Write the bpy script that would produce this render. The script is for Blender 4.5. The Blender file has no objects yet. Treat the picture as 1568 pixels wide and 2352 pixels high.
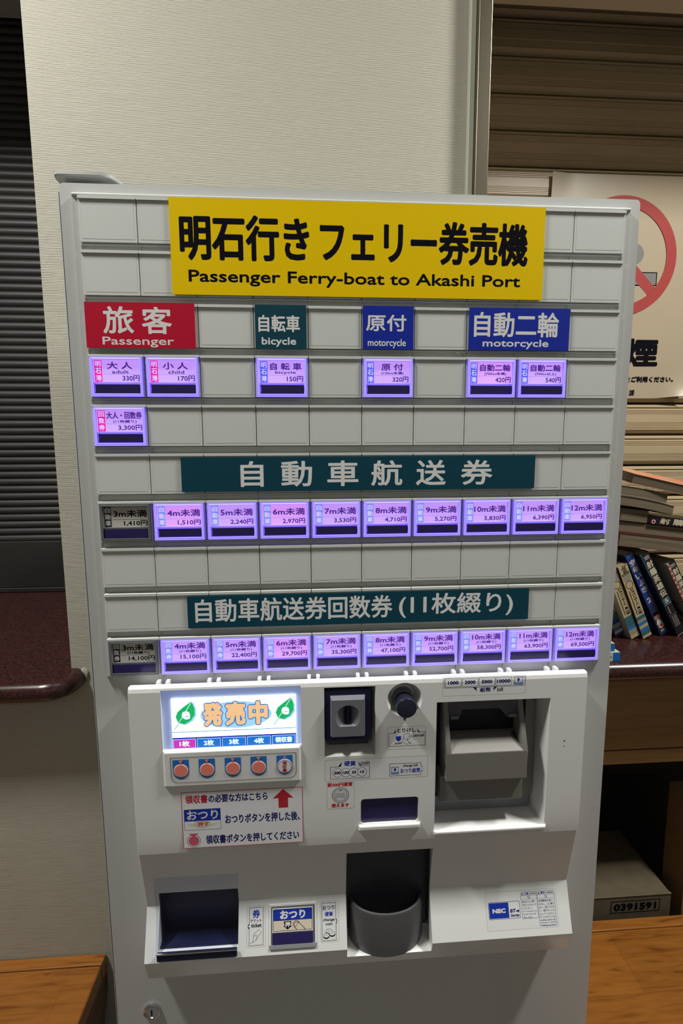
import bpy, bmesh, math, random
from mathutils import Matrix, Vector

random.seed(7)
JIT = random.Random(11)      # hair's-breadth height differences between overlapping strokes
SC = bpy.context.scene
COL = SC.collection

# ------------------------------------------------------------------ camera, light, exposure
cam = bpy.data.cameras.new('camera')
cam.sensor_fit = 'HORIZONTAL'; cam.sensor_width = 36.0; cam.lens = 36.0 * 1145.85 / 1568.0
cam.clip_start = 0.02; cam.clip_end = 40
co = bpy.data.objects.new('camera', cam); COL.objects.link(co)
co.matrix_world = Matrix(((0.99769896, 0.01314354, -0.06651345, -0.062536),
                          (-0.06764119, 0.12592771, -0.98973071, -0.578199),
                          (-0.00463268, 0.99195235, 0.12652699, 1.324901),
                          (0, 0, 0, 1)))
SC.camera = co

world = bpy.data.worlds.new('world'); SC.world = world
world.use_nodes = True
world.node_tree.nodes['Background'].inputs[0].default_value = (0.75, 0.72, 0.62, 1)
world.node_tree.nodes['Background'].inputs[1].default_value = 0.03

def ceiling_lamp(x, y, power, sx, sy, color):
    l = bpy.data.lights.new('ceiling_lamp', 'AREA'); l.shape = 'RECTANGLE'
    l.size = sx; l.size_y = sy; l.energy = power; l.color = color
    o = bpy.data.objects.new('ceiling_lamp', l); COL.objects.link(o)
    o.location = (x, y, 2.62)
    return o
LAMP = (1.0, 0.99, 0.945)
ceiling_lamp(-0.95, -0.31, 38.0, 0.16, 0.24, LAMP)
ceiling_lamp(1.00, -0.31, 40.0, 0.16, 0.24, LAMP)
ceiling_lamp(-0.60, -2.75, 4.0, 1.20, 0.14, LAMP)
ceiling_lamp(1.30, -2.75, 5.0, 1.20, 0.14, LAMP)

SC.view_settings.view_transform = 'Standard'
SC.view_settings.look = 'None'
SC.view_settings.exposure = 0.0
SC.view_settings.gamma = 1.0
SC.view_settings.use_curve_mapping = False
SC.cycles.use_denoising = True
SC.cycles.max_bounces = 8

# ------------------------------------------------------------------ materials
def lin(c):
    c /= 255.0
    return c / 12.92 if c <= 0.04045 else ((c + 0.055) / 1.055) ** 2.4
def rgb(r, g, b): return (lin(r), lin(g), lin(b), 1.0)

def mat(name, color, rough=0.5, metal=0.0, emit=None, strength=0.0, spec=0.5, bump=None, coat=0.0):
    m = bpy.data.materials.new(name); m.use_nodes = True
    n = m.node_tree.nodes; b = n['Principled BSDF']
    b.inputs['Base Color'].default_value = color
    b.inputs['Roughness'].default_value = rough
    b.inputs['Metallic'].default_value = metal
    b.inputs['Specular IOR Level'].default_value = spec
    b.inputs['Coat Weight'].default_value = coat
    if emit:
        b.inputs['Emission Color'].default_value = emit
        b.inputs['Emission Strength'].default_value = strength
    if bump:
        scale, st, dist = bump
        t = n.new('ShaderNodeTexNoise'); t.inputs['Scale'].default_value = scale; t.inputs['Detail'].default_value = 3
        u = n.new('ShaderNodeBump'); u.inputs['Strength'].default_value = st; u.inputs['Distance'].default_value = dist
        tc = n.new('ShaderNodeTexCoord')
        m.node_tree.links.new(tc.outputs['Object'], t.inputs['Vector'])
        m.node_tree.links.new(t.outputs['Fac'], u.inputs['Height'])
        m.node_tree.links.new(u.outputs['Normal'], b.inputs['Normal'])
    return m

def mix_mat(name, c1, c2, scale=(1, 1, 1), noise=5.0, detail=4.0, lo=0.35, hi=0.65, rough=0.5, spec=0.5, bump=0.0, dist=0.001, rot=(0, 0, 0), kind='noise', coat=0.0, distort=0.0):
    m = bpy.data.materials.new(name); m.use_nodes = True
    n = m.node_tree.nodes; L = m.node_tree.links; b = n['Principled BSDF']
    b.inputs['Roughness'].default_value = rough; b.inputs['Specular IOR Level'].default_value = spec
    b.inputs['Coat Weight'].default_value = coat
    tc = n.new('ShaderNodeTexCoord'); mp = n.new('ShaderNodeMapping')
    mp.inputs['Scale'].default_value = scale; mp.inputs['Rotation'].default_value = rot
    L.new(tc.outputs['Object'], mp.inputs['Vector'])
    if kind == 'noise':
        t = n.new('ShaderNodeTexNoise'); t.inputs['Scale'].default_value = noise; t.inputs['Detail'].default_value = detail
        t.inputs['Distortion'].default_value = distort
        out = t.outputs['Fac']
    else:
        t = n.new('ShaderNodeTexVoronoi'); t.inputs['Scale'].default_value = noise
        out = t.outputs['Distance']
    L.new(mp.outputs['Vector'], t.inputs['Vector'])
    r = n.new('ShaderNodeValToRGB')
    r.color_ramp.elements[0].position = lo; r.color_ramp.elements[0].color = c1
    r.color_ramp.elements[1].position = hi; r.color_ramp.elements[1].color = c2
    L.new(out, r.inputs['Fac']); L.new(r.outputs['Color'], b.inputs['Base Color'])
    if bump:
        u = n.new('ShaderNodeBump'); u.inputs['Strength'].default_value = bump; u.inputs['Distance'].default_value = dist
        L.new(out, u.inputs['Height']); L.new(u.outputs['Normal'], b.inputs['Normal'])
    return m

def wallpaper():
    m = bpy.data.materials.new('ribbed_wallpaper'); m.use_nodes = True
    n = m.node_tree.nodes; L = m.node_tree.links; b = n['Principled BSDF']
    b.inputs['Base Color'].default_value = (0.385, 0.366, 0.30, 1); b.inputs['Roughness'].default_value = 0.7
    b.inputs['Specular IOR Level'].default_value = 0.2
    tc = n.new('ShaderNodeTexCoord'); mp = n.new('ShaderNodeMapping'); mp.inputs['Scale'].default_value = (0.04, 0.04, 1)
    L.new(tc.outputs['Object'], mp.inputs['Vector'])
    w = n.new('ShaderNodeTexWave'); w.wave_type = 'BANDS'; w.bands_direction = 'Z'
    w.inputs['Scale'].default_value = 245.0; w.inputs['Distortion'].default_value = 2.2; w.inputs['Detail'].default_value = 2
    w.inputs['Detail Scale'].default_value = 3.0
    L.new(mp.outputs['Vector'], w.inputs['Vector'])
    mp2 = n.new('ShaderNodeMapping'); mp2.inputs['Scale'].default_value = (120, 120, 700)
    L.new(tc.outputs['Object'], mp2.inputs['Vector'])
    t = n.new('ShaderNodeTexNoise'); t.inputs['Scale'].default_value = 1.0; t.inputs['Detail'].default_value = 3
    L.new(mp2.outputs['Vector'], t.inputs['Vector'])
    ad = n.new('ShaderNodeMath'); ad.operation = 'MULTIPLY_ADD'; ad.inputs[1].default_value = 0.7
    L.new(t.outputs['Fac'], ad.inputs[0]); L.new(w.outputs['Fac'], ad.inputs[2])
    u = n.new('ShaderNodeBump'); u.inputs['Strength'].default_value = 0.6; u.inputs['Distance'].default_value = 0.00045
    L.new(ad.outputs[0], u.inputs['Height']); L.new(u.outputs['Normal'], b.inputs['Normal'])
    return m

def wood(name, c1, c2, c3, scale, rough=0.35, plank=None, spec=0.4):
    """stretched-noise grain with darker flecks; plank = (length axis scale) adds board joints"""
    m = bpy.data.materials.new(name); m.use_nodes = True
    n = m.node_tree.nodes; L = m.node_tree.links; b = n['Principled BSDF']
    b.inputs['Roughness'].default_value = rough; b.inputs['Specular IOR Level'].default_value = spec
    tc = n.new('ShaderNodeTexCoord'); mp = n.new('ShaderNodeMapping'); mp.inputs['Scale'].default_value = scale
    L.new(tc.outputs['Object'], mp.inputs['Vector'])
    t = n.new('ShaderNodeTexNoise'); t.inputs['Scale'].default_value = 1.0; t.inputs['Detail'].default_value = 6; t.inputs['Distortion'].default_value = 0.6
    L.new(mp.outputs['Vector'], t.inputs['Vector'])
    r = n.new('ShaderNodeValToRGB'); e = r.color_ramp.elements
    e[0].position = 0.28; e[0].color = c3; e[1].position = 0.62; e[1].color = c2
    k = e.new(0.42); k.color = c1
    L.new(t.outputs['Fac'], r.inputs['Fac'])
    last = r.outputs['Color']
    if plank:
        br = n.new('ShaderNodeTexBrick'); br.inputs['Scale'].default_value = 1.0
        br.inputs['Brick Width'].default_value = plank[0]; br.inputs['Row Height'].default_value = plank[1]
        br.inputs['Mortar Size'].default_value = 0.0004; br.inputs['Bias'].default_value = 0.0
        br.inputs['Color1'].default_value = (0.93, 0.92, 0.90, 1); br.inputs['Color2'].default_value = (1.08, 1.04, 1.0, 1)
        br.inputs['Mortar'].default_value = (0.62, 0.55, 0.5, 1)
        L.new(tc.outputs['Object'], br.inputs['Vector'])
        mx = n.new('ShaderNodeMix'); mx.data_type = 'RGBA'; mx.blend_type = 'MULTIPLY'; mx.inputs['Factor'].default_value = 1.0
        L.new(last, mx.inputs['A']); L.new(br.outputs['Color'], mx.inputs['B']); last = mx.outputs['Result']
    L.new(last, b.inputs['Base Color'])
    u = n.new('ShaderNodeBump'); u.inputs['Strength'].default_value = 0.08; u.inputs['Distance'].default_value = 0.001
    L.new(t.outputs['Fac'], u.inputs['Height']); L.new(u.outputs['Normal'], b.inputs['Normal'])
    return m

def clear(name, tint, alpha, rough=0.05):
    m = bpy.data.materials.new(name); m.use_nodes = True
    n = m.node_tree.nodes; L = m.node_tree.links; n.remove(n['Principled BSDF'])
    tr = n.new('ShaderNodeBsdfTransparent'); tr.inputs[0].default_value = tint
    gl = n.new('ShaderNodeBsdfGlossy'); gl.inputs['Color'].default_value = (0.8, 0.85, 0.95, 1); gl.inputs['Roughness'].default_value = rough
    mx = n.new('ShaderNodeMixShader'); mx.inputs[0].default_value = alpha
    L.new(tr.outputs[0], mx.inputs[1]); L.new(gl.outputs[0], mx.inputs[2])
    L.new(mx.outputs[0], n['Material Output'].inputs['Surface'])
    return m

M = {}
M['paper_wall'] = wallpaper()
M['white_case'] = mat('white_case', (0.72, 0.725, 0.705, 1), 0.28, coat=0.15)
M['door'] = mat('door_paint', (0.50, 0.51, 0.49, 1), 0.38)
M['body'] = mat('body_paint', (0.36, 0.39, 0.38, 1), 0.45)
M['tile'] = mat('tile_plastic', (0.56, 0.58, 0.545, 1), 0.42)
M['channel'] = mat('channel_plastic', (0.50, 0.51, 0.50, 1), 0.45)
M['gasket'] = mat('gasket', (0.012, 0.013, 0.018, 1), 0.6)
M['yellow'] = mat('yellow_sheet', (0.74, 0.505, 0.0, 1), 0.7, spec=0.05)
M['red'] = mat('red_sheet', (0.44, 0.003, 0.025, 1), 0.6, spec=0.12)
M['teal'] = mat('teal_sheet', (0.004, 0.046, 0.070, 1), 0.6, spec=0.12)
M['blue'] = mat('blue_sheet', (0.006, 0.022, 0.30, 1), 0.6, spec=0.12)
M['ink'] = mat('black_ink', (0.005, 0.005, 0.008, 1), 0.9, spec=0.04)
M['white_ink'] = mat('white_ink', (0.66, 0.66, 0.64, 1), 0.6, spec=0.2)
M['navy_ink'] = mat('navy_ink', (0.012, 0.016, 0.12, 1), 0.6, spec=0.12)
M['blue_ink'] = mat('blue_ink', (0.012, 0.035, 0.34, 1), 0.6, spec=0.12)
M['pale_blue'] = mat('pale_blue_ink', (0.16, 0.26, 0.50, 1), 0.5)
M['red_ink'] = mat('red_ink', (0.45, 0.012, 0.03, 1), 0.5)
M['grey_ink'] = mat('grey_ink', (0.09, 0.09, 0.09, 1), 0.5)
M['sticker'] = mat('sticker_film', (0.68, 0.69, 0.68, 1), 0.35)
M['sticker_white'] = mat('sticker_white', (0.74, 0.74, 0.76, 1), 0.4)
M['sticker_film_dull'] = mat('filler_paste', (0.40, 0.38, 0.32, 1), 0.8)
M['seam'] = mat('seam_line', (0.26, 0.26, 0.25, 1), 0.5)  # thin grey outline of stickers, also used for the tape specks
M['cream'] = mat('cream_card', (0.62, 0.54, 0.42, 1), 0.5)
# lit push buttons: label film lit from behind, violet light in the clear rim
M['lit_card'] = mat('lit_card', (0.3, 0.3, 0.3, 1), 0.4, emit=(0.56, 0.29, 1.0, 1), strength=0.88)
M['lit_card_pink'] = mat('lit_card_pink', (0.3, 0.3, 0.3, 1), 0.4, emit=(0.68, 0.27, 0.95, 1), strength=0.9)
M['lit_rim'] = mat('lit_rim', (0.2, 0.2, 0.3, 1), 0.25, emit=(0.13, 0.065, 0.95, 1), strength=1.25)
M['lit_edge'] = mat('lit_edge', (0.4, 0.4, 0.5, 1), 0.2, emit=(0.48, 0.38, 1.0, 1), strength=1.0)
M['lit_ink'] = mat('lit_ink', (0.01, 0.01, 0.03, 1), 0.5, emit=(0.055, 0.012, 0.27, 1), strength=0.9)
M['lit_pink'] = mat('lit_pink_tag', (0.4, 0.01, 0.15, 1), 0.5, emit=(0.82, 0.005, 0.36, 1), strength=0.85)
M['lit_blue'] = mat('lit_blue_tag', (0.02, 0.05, 0.4, 1), 0.5, emit=(0.06, 0.09, 0.85, 1), strength=0.85)
M['lit_sky'] = mat('lit_sky_tag', (0.1, 0.2, 0.4, 1), 0.5, emit=(0.17, 0.24, 0.80, 1), strength=0.9)
M['lit_white'] = mat('lit_white_ink', (0.5, 0.5, 0.5, 1), 0.5, emit=(0.60, 0.50, 1.0, 1), strength=0.9)
M['dark_rim'] = mat('dark_clear_rim', (0.10, 0.105, 0.12, 1), 0.2)
M['dark_edge'] = mat('dark_clear_edge', (0.24, 0.25, 0.26, 1), 0.2)
M['dark_tag'] = mat('dark_tag', (0.015, 0.017, 0.025, 1), 0.4)
M['card'] = mat('unlit_card', (0.47, 0.455, 0.40, 1), 0.5)
M['window_dark'] = mat('dark_indicator', (0.020, 0.014, 0.085, 1), 0.25)
# display
def lcd(name, c, s): return mat(name, (0.02, 0.02, 0.02, 1), 0.3, emit=c, strength=s)
M['lcd_white'] = lcd('lcd_white', (0.80, 0.91, 1.0, 1), 3.0)
M['lcd_blue'] = lcd('lcd_blue', (0.0, 0.20, 0.72, 1), 1.0)
M['lcd_deep'] = lcd('lcd_deep_blue', (0.005, 0.04, 0.48, 1), 1.0)
M['lcd_sky'] = lcd('lcd_sky', (0.42, 0.76, 1.0, 1), 1.05)
M['lcd_orange'] = lcd('lcd_orange', (1.0, 0.60, 0.27, 1), 1.08)
M['lcd_pink'] = lcd('lcd_pink', (0.72, 0.035, 0.55, 1), 1.0)
M['lcd_green'] = lcd('lcd_green', (0.0, 0.52, 0.13, 1), 1.0)
M['lcd_mint'] = lcd('lcd_mint', (0.80, 1.0, 0.9, 1), 1.3)
M['lcd_frame'] = mat('lcd_frame', (0.60, 0.65, 0.80, 1), 0.12, emit=(0.20, 0.27, 0.55, 1), strength=0.45)  # weak emission stands in for screen light scattered through the clear frame
M['screen_pane'] = clear('screen_pane', (0.96, 0.97, 1.0, 1), 0.05, 0.04)
M['flap'] = clear('clear_flap', (0.88, 0.90, 0.97, 1), 0.045, 0.06)
M['flap_edge'] = mat('flap_edge', (0.62, 0.64, 0.68, 1), 0.12)
M['coral'] = mat('coral_button', (0.82, 0.22, 0.16, 1), 0.45)
M['rose'] = mat('rose_print', (0.55, 0.09, 0.15, 1), 0.45)
M['pale_rose'] = mat('pale_rose_print', (0.62, 0.26, 0.26, 1), 0.45)
M['azure'] = mat('azure_print', (0.012, 0.15, 0.50, 1), 0.4)
M['navy_plastic'] = mat('navy_plastic', (0.009, 0.011, 0.040, 1), 0.45, spec=0.25)
M['slate'] = mat('slate_plastic', (0.15, 0.155, 0.175, 1), 0.42, bump=(1500, 0.12, 0.0003))
M['slot'] = mat('slot_dark', (0.004, 0.004, 0.008, 1), 0.6)
M['grey_plastic'] = mat('grey_plastic', (0.185, 0.178, 0.162, 1), 0.5, bump=(1500, 0.1, 0.0003))
M['dark_plastic'] = mat('dark_plastic', (0.030, 0.030, 0.042, 1), 0.4)
M['hood'] = mat('hood_plastic', (0.075, 0.075, 0.088, 1), 0.45)
M['knob'] = mat('knob_plastic', (0.016, 0.018, 0.035, 1), 0.25)
M['cup'] = mat('cup_plastic', (0.080, 0.080, 0.084, 1), 0.4, bump=(1500, 0.1, 0.0003))
M['chrome'] = mat('chrome', (0.62, 0.62, 0.62, 1), 0.22, 1.0)
# place
M['steel'] = mat('brushed_steel', (0.17, 0.15, 0.11, 1), 0.34, 1.0, bump=(60, 0.05, 0.001))
M['soffit'] = mat('soffit_plate', (0.62, 0.53, 0.38, 1), 0.35)
M['corner_trim'] = mat('corner_trim', (0.36, 0.36, 0.29, 1), 0.5)
M['shutter'] = mix_mat('beige_shutter_paint', (0.41, 0.315, 0.185, 1), (0.46, 0.36, 0.22, 1), noise=6, lo=0.3, hi=0.7, rough=0.42, scale=(1, 1, 4))
M['dark_shutter'] = mix_mat('dark_shutter_paint', (0.012, 0.011, 0.010, 1), (0.020, 0.018, 0.016, 1), noise=5, rough=0.5)
M['granite'] = mix_mat('red_granite', (0.012, 0.006, 0.006, 1), (0.075, 0.020, 0.016, 1), noise=330, detail=6, lo=0.38, hi=0.72, rough=0.26, spec=0.5)
M['bench_wood'] = wood('bench_wood', (0.27, 0.098, 0.016, 1), (0.32, 0.122, 0.021, 1), (0.15, 0.048, 0.009, 1), (14, 120, 120), 0.32, plank=(0.55, 0.105))
M['bench_dark'] = wood('bench_side_wood', (0.10, 0.045, 0.018, 1), (0.14, 0.06, 0.024, 1), (0.05, 0.02, 0.01, 1), (40, 9, 60), 0.45)
M['apron_wood'] = wood('apron_wood', (0.19, 0.115, 0.042, 1), (0.215, 0.13, 0.048, 1), (0.15, 0.088, 0.032, 1), (5, 40, 90), 0.4)
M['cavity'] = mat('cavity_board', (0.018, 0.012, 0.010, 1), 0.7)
M['carton'] = mix_mat('carton', (0.105, 0.080, 0.046, 1), (0.125, 0.095, 0.055, 1), noise=40, rough=0.75)
M['carton_tan'] = mix_mat('carton_tan', (0.22, 0.135, 0.058, 1), (0.25, 0.155, 0.065, 1), noise=40, rough=0.75)
M['poster'] = mix_mat('poster_paper', (0.385, 0.315, 0.215, 1), (0.415, 0.34, 0.235, 1), noise=3, rough=0.35)
M['poster_red'] = mat('poster_red', (0.34, 0.052, 0.047, 1), 0.5, spec=0.2)
M['poster_grey'] = mat('poster_grey', (0.17, 0.165, 0.155, 1), 0.5)
M['floor'] = mix_mat('floor_tile', (0.10, 0.09, 0.08, 1), (0.13, 0.12, 0.105, 1), noise=8, rough=0.4)
M['ceiling'] = mat('ceiling_board', (0.42, 0.42, 0.41, 1), 0.8)
M['room_wall'] = mat('room_paint', (0.30, 0.29, 0.27, 1), 0.8)
M['page'] = mix_mat('book_pages', (0.22, 0.17, 0.10, 1), (0.32, 0.26, 0.155, 1), noise=1.0, detail=2, scale=(4, 4, 600), rough=0.8)
M['page_tan'] = mix_mat('pulp_pages', (0.095, 0.072, 0.043, 1), (0.17, 0.13, 0.08, 1), noise=1.0, detail=2, scale=(4, 4, 500), rough=0.85)
M['spine_cream'] = mat('spine_cream', (0.42, 0.335, 0.185, 1), 0.35)
M['spine_blue'] = mat('spine_blue', (0.012, 0.035, 0.20, 1), 0.35)
M['spine_sky'] = mat('spine_sky', (0.02, 0.14, 0.34, 1), 0.35)
M['spine_teal'] = mat('spine_teal', (0.03, 0.11, 0.13, 1), 0.4)
M['spine_black'] = mat('spine_black', (0.010, 0.010, 0.014, 1), 0.3)
M['spine_navy'] = mat('spine_navy', (0.012, 0.02, 0.07, 1), 0.35)
M['art_grey'] = mat('art_grey', (0.26, 0.235, 0.19, 1), 0.45)
M['art_brown'] = mat('art_brown', (0.085, 0.045, 0.03, 1), 0.45)
M['maroon'] = mat('maroon_cover', (0.10, 0.022, 0.022, 1), 0.4)
M['orange_cover'] = mix_mat('orange_cover', (0.55, 0.13, 0.07, 1), (0.50, 0.30, 0.16, 1), noise=22, lo=0.38, hi=0.6, rough=0.35)
M['bone'] = mat('bone_lettering', (0.50, 0.44, 0.30, 1), 0.45)
M['pale_cover'] = mat('pale_cover', (0.42, 0.38, 0.33, 1), 0.4)
M['white_paper'] = mat('white_paper', (0.52, 0.50, 0.42, 1), 0.5)
M['bright_blue'] = mat('bright_blue', (0.006, 0.13, 0.42, 1), 0.35)
M['skin'] = mat('portrait_print', (0.30, 0.13, 0.10, 1), 0.5)

# ------------------------------------------------------------------ mesh collecting
FONT_CACHE = {}
def glyphs(body, res=2, shear=0.0):
    k = (body, res, shear)
    if k not in FONT_CACHE:
        c = bpy.data.curves.new('t', 'FONT'); c.body = body; c.resolution_u = res; c.fill_mode = 'FRONT'; c.shear = shear
        o = bpy.data.objects.new('t', c)
        me = bpy.data.meshes.new_from_object(o)
        vs = [(v.co.x, v.co.y) for v in me.vertices]
        fs = [tuple(p.vertices) for p in me.polygons]
        cnt = {}
        for f in fs:
            for i in range(len(f)):
                e = tuple(sorted((f[i], f[(i + 1) % len(f)]))); cnt[e] = cnt.get(e, 0) + 1
        edges = [e for e, n in cnt.items() if n == 1]
        FONT_CACHE[k] = (vs, fs, edges)
        bpy.data.objects.remove(o); bpy.data.meshes.remove(me); bpy.data.curves.remove(c)
    return FONT_CACHE[k]

UPRIGHT = lambda y=0.0: Matrix(((1, 0, 0, 0), (0, 0, -1, y), (0, 1, 0, 0), (0, 0, 0, 1)))   # (u,v,w) -> (u, y-w, v): an upright face seen from the front
I4 = Matrix.Identity(4)

class MB:
    def __init__(s, m=None, film=None): s.v = []; s.f = []; s.mi = []; s.ms = []; s.M = m or I4; s.film = film
    def fz(s, z):
        """height of a printed layer: real print is far thinner than the layer numbers used for ordering"""
        return z if s.film is None else s.film + (z - s.film) * 0.10
    def slot(s, k):
        if k not in s.ms: s.ms.append(k)
        return s.ms.index(k)
    def add(s, vs, fs, k):
        b = len(s.v); i = s.slot(k); T = s.M
        flip = T.to_3x3().determinant() < 0
        s.v += [tuple(T @ Vector(p)) for p in vs]
        for f in fs:
            g = tuple(b + j for j in f)
            s.f.append(g[::-1] if flip else g); s.mi.append(i)
        return s
    def box(s, x0, x1, y0, y1, z0, z1, k):
        v = [(x, y, z) for x in (x0, x1) for y in (y0, y1) for z in (z0, z1)]
        return s.add(v, [(0, 1, 3, 2), (4, 6, 7, 5), (0, 4, 5, 1), (2, 3, 7, 6), (0, 2, 6, 4), (1, 5, 7, 3)], k)
    def frustum(s, a, za, b, zb, k):
        """a, b = (x0,x1,y0,y1) rectangles at heights za<zb"""
        v = [(a[0], a[2], za), (a[1], a[2], za), (a[1], a[3], za), (a[0], a[3], za), (b[0], b[2], zb), (b[1], b[2], zb), (b[1], b[3], zb), (b[0], b[3], zb)]
        return s.add(v, [(3, 2, 1, 0), (4, 5, 6, 7), (0, 1, 5, 4), (1, 2, 6, 5), (2, 3, 7, 6), (3, 0, 4, 7)], k)
    def prism(s, poly, z0, z1, k, k_side=None):
        n = len(poly)
        a = sum(poly[i][0] * poly[(i + 1) % n][1] - poly[(i + 1) % n][0] * poly[i][1] for i in range(n))
        if a < 0: poly = poly[::-1]
        v = [(x, y, z0) for x, y in poly] + [(x, y, z1) for x, y in poly]
        s.add(v, [tuple(range(n, 2 * n))], k)
        s.add(v, [tuple(range(n - 1, -1, -1))] + [(i, (i + 1) % n, n + (i + 1) % n, n + i) for i in range(n)], k_side or k)
        return s
    def flat(s, poly, z, k):
        n = len(poly)
        a = sum(poly[i][0] * poly[(i + 1) % n][1] - poly[(i + 1) % n][0] * poly[i][1] for i in range(n))
        if a < 0: poly = poly[::-1]
        z = s.fz(z)
        return s.add([(x, y, z) for x, y in poly], [tuple(range(n))], k)
    def rect(s, x0, x1, y0, y1, z, k): return s.flat([(x0, y0), (x1, y0), (x1, y1), (x0, y1)], z, k)
    def disc(s, cx, cy, r, z, k, n=32, ry=None):
        ry = ry or r
        return s.flat([(cx + r * math.cos(2 * math.pi * i / n), cy + ry * math.sin(2 * math.pi * i / n)) for i in range(n)], z, k)
    def ring(s, cx, cy, r0, r1, z, k, n=40, a0=0.0, a1=360.0):
        v = []; f = []; z = s.fz(z)
        for i in range(n + 1):
            a = math.radians(a0 + (a1 - a0) * i / n)
            v += [(cx + r0 * math.cos(a), cy + r0 * math.sin(a), z), (cx + r1 * math.cos(a), cy + r1 * math.sin(a), z)]
        for i in range(n): f.append((2 * i, 2 * i + 1, 2 * i + 3, 2 * i + 2))
        return s.add(v, f, k)
    def stroke(s, pts, w, z, k, closed=False):
        """flat line of width w through pts with round joints"""
        n = len(pts)
        for i in range(n if closed else n - 1):
            (x0, y0), (x1, y1) = pts[i], pts[(i + 1) % n]
            d = math.hypot(x1 - x0, y1 - y0) or 1e-9
            ox, oy = -(y1 - y0) / d * w / 2, (x1 - x0) / d * w / 2
            zz = s.fz(z) + JIT.random() * s.jit()
            s.add([(x0 - ox, y0 - oy, zz), (x1 - ox, y1 - oy, zz), (x1 + ox, y1 + oy, zz), (x0 + ox, y0 + oy, zz)], [(0, 1, 2, 3)], k)
        for x, y in pts: s.disc(x, y, w / 2, z + JIT.random() * 3e-5, k, 8)
        return s
    def jit(s): return 3e-5 if s.film is None else 6e-6
    def frame(s, x0, x1, y0, y1, w, z, k, r=0.0):
        return s.stroke(rr(x0, x1, y0, y1, r), w, z, k, True)
    def text(s, body, x0, x1, y0, y1, z, k, bold=0.0, res=2, shear=0.0, turn=0):
        """lettering fitted to a box; bold = extra stroke half-width in metres, with round ends"""
        vs, fs, es = glyphs(body, res, shear)
        ax0 = min(p[0] for p in vs); ax1 = max(p[0] for p in vs); ay0 = min(p[1] for p in vs); ay1 = max(p[1] for p in vs)
        bx0, bx1, by0, by1 = x0 + bold, x1 - bold, y0 + bold, y1 - bold
        if turn:   # reading downwards
            P = [(bx0 + (q[1] - ay0) / (ay1 - ay0) * (bx1 - bx0), by1 - (q[0] - ax0) / (ax1 - ax0) * (by1 - by0)) for q in vs]
        else:
            P = [(bx0 + (q[0] - ax0) / (ax1 - ax0) * (bx1 - bx0), by0 + (q[1] - ay0) / max(1e-9, ay1 - ay0) * (by1 - by0)) for q in vs]
        z = s.fz(z)
        s.add([(x, y, z) for x, y in P], fs, k)
        if bold > 0:
            vv = []; ff = []
            for a, b in es:
                (p, q), (r, t) = P[a], P[b]
                d = math.hypot(r - p, t - q)
                if d < 1e-9: continue
                ox, oy = -(t - q) / d * bold, (r - p) / d * bold
                i = len(vv)
                zz = z + 1e-6 + JIT.random() * s.jit()
                vv += [(p - ox, q - oy, zz), (r - ox, t - oy, zz), (r + ox, t + oy, zz), (p + ox, q + oy, zz)]; ff.append((i, i + 1, i + 2, i + 3))
            used = {a for e in es for a in e}
            for a in used:
                i = len(vv); zz = z + 1e-6 + JIT.random() * s.jit()
                vv += [(P[a][0] + bold * math.cos(j * math.pi / 3), P[a][1] + bold * math.sin(j * math.pi / 3), zz) for j in range(6)]
                ff.append(tuple(range(i, i + 6)))
            s.add(vv, ff, k)
        return s
    def lathe(s, prof, cx, cy, k, n=40, a0=0.0, a1=360.0, sy=1.0):
        """prof = [(r, z)...] about the local z axis"""
        v = []; f = []; full = abs(a1 - a0) >= 360; m = len(prof); cols = n if full else n + 1
        for i in range(cols):
            a = math.radians(a0 + (a1 - a0) * i / n)
            v += [(cx + r * math.cos(a), cy + sy * r * math.sin(a), z) for r, z in prof]
        for i in range(n):
            j = (i + 1) % cols
            for q in range(m - 1): f.append((i * m + q, j * m + q, j * m + q + 1, i * m + q + 1))
        return s.add(v, f, k)
    def mesh(s, name):
        me = bpy.data.meshes.new(name); me.from_pydata(s.v, [], s.f)
        for k in s.ms: me.materials.append(M[k])
        me.polygons.foreach_set('material_index', s.mi); me.update()
        return me
    def build(s, name, parent=None, smooth=None, bevel=None, seg=2, limit=35):
        o = bpy.data.objects.new(name, s.mesh(name)); COL.objects.link(o)
        if parent: attach(o, parent)
        finish(o, smooth, bevel, seg, limit)
        return o

def finish(o, smooth=None, bevel=None, seg=2, limit=35):
    if smooth or bevel:
        me = o.data
        me.polygons.foreach_set('use_smooth', [True] * len(me.polygons))
        me.set_sharp_from_angle(angle=math.radians(smooth or 30))
    if bevel:
        b = o.modifiers.new('bevel', 'BEVEL'); b.width = bevel; b.segments = seg; b.limit_method = 'ANGLE'
        b.angle_limit = math.radians(limit); b.harden_normals = True; b.use_clamp_overlap = True
def attach(o, parent):
    o.parent = parent
    o.matrix_parent_inverse = world_matrix(parent).inverted()
def world_matrix(o):
    m = o.matrix_basis.copy()
    if o.parent: m = world_matrix(o.parent) @ o.matrix_parent_inverse @ m
    return m
def rr(x0, x1, y0, y1, r, n=5):
    """rounded rectangle outline"""
    if r <= 0: return [(x0, y0), (x1, y0), (x1, y1), (x0, y1)]
    p = []
    for cx, cy, a in ((x1 - r, y1 - r, 0), (x0 + r, y1 - r, 90), (x0 + r, y0 + r, 180), (x1 - r, y0 + r, 270)):
        p += [(cx + r * math.cos(math.radians(a + 90 * i / n)), cy + r * math.sin(math.radians(a + 90 * i / n))) for i in range(n + 1)]
    return p
def empty(name, loc, label=None, cat=None, group=None, rot=None):
    o = bpy.data.objects.new(name, None); COL.objects.link(o); o.location = loc; o.empty_display_size = 0.05
    if rot: o.rotation_euler = rot
    tag(o, label, cat, group); return o
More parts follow.
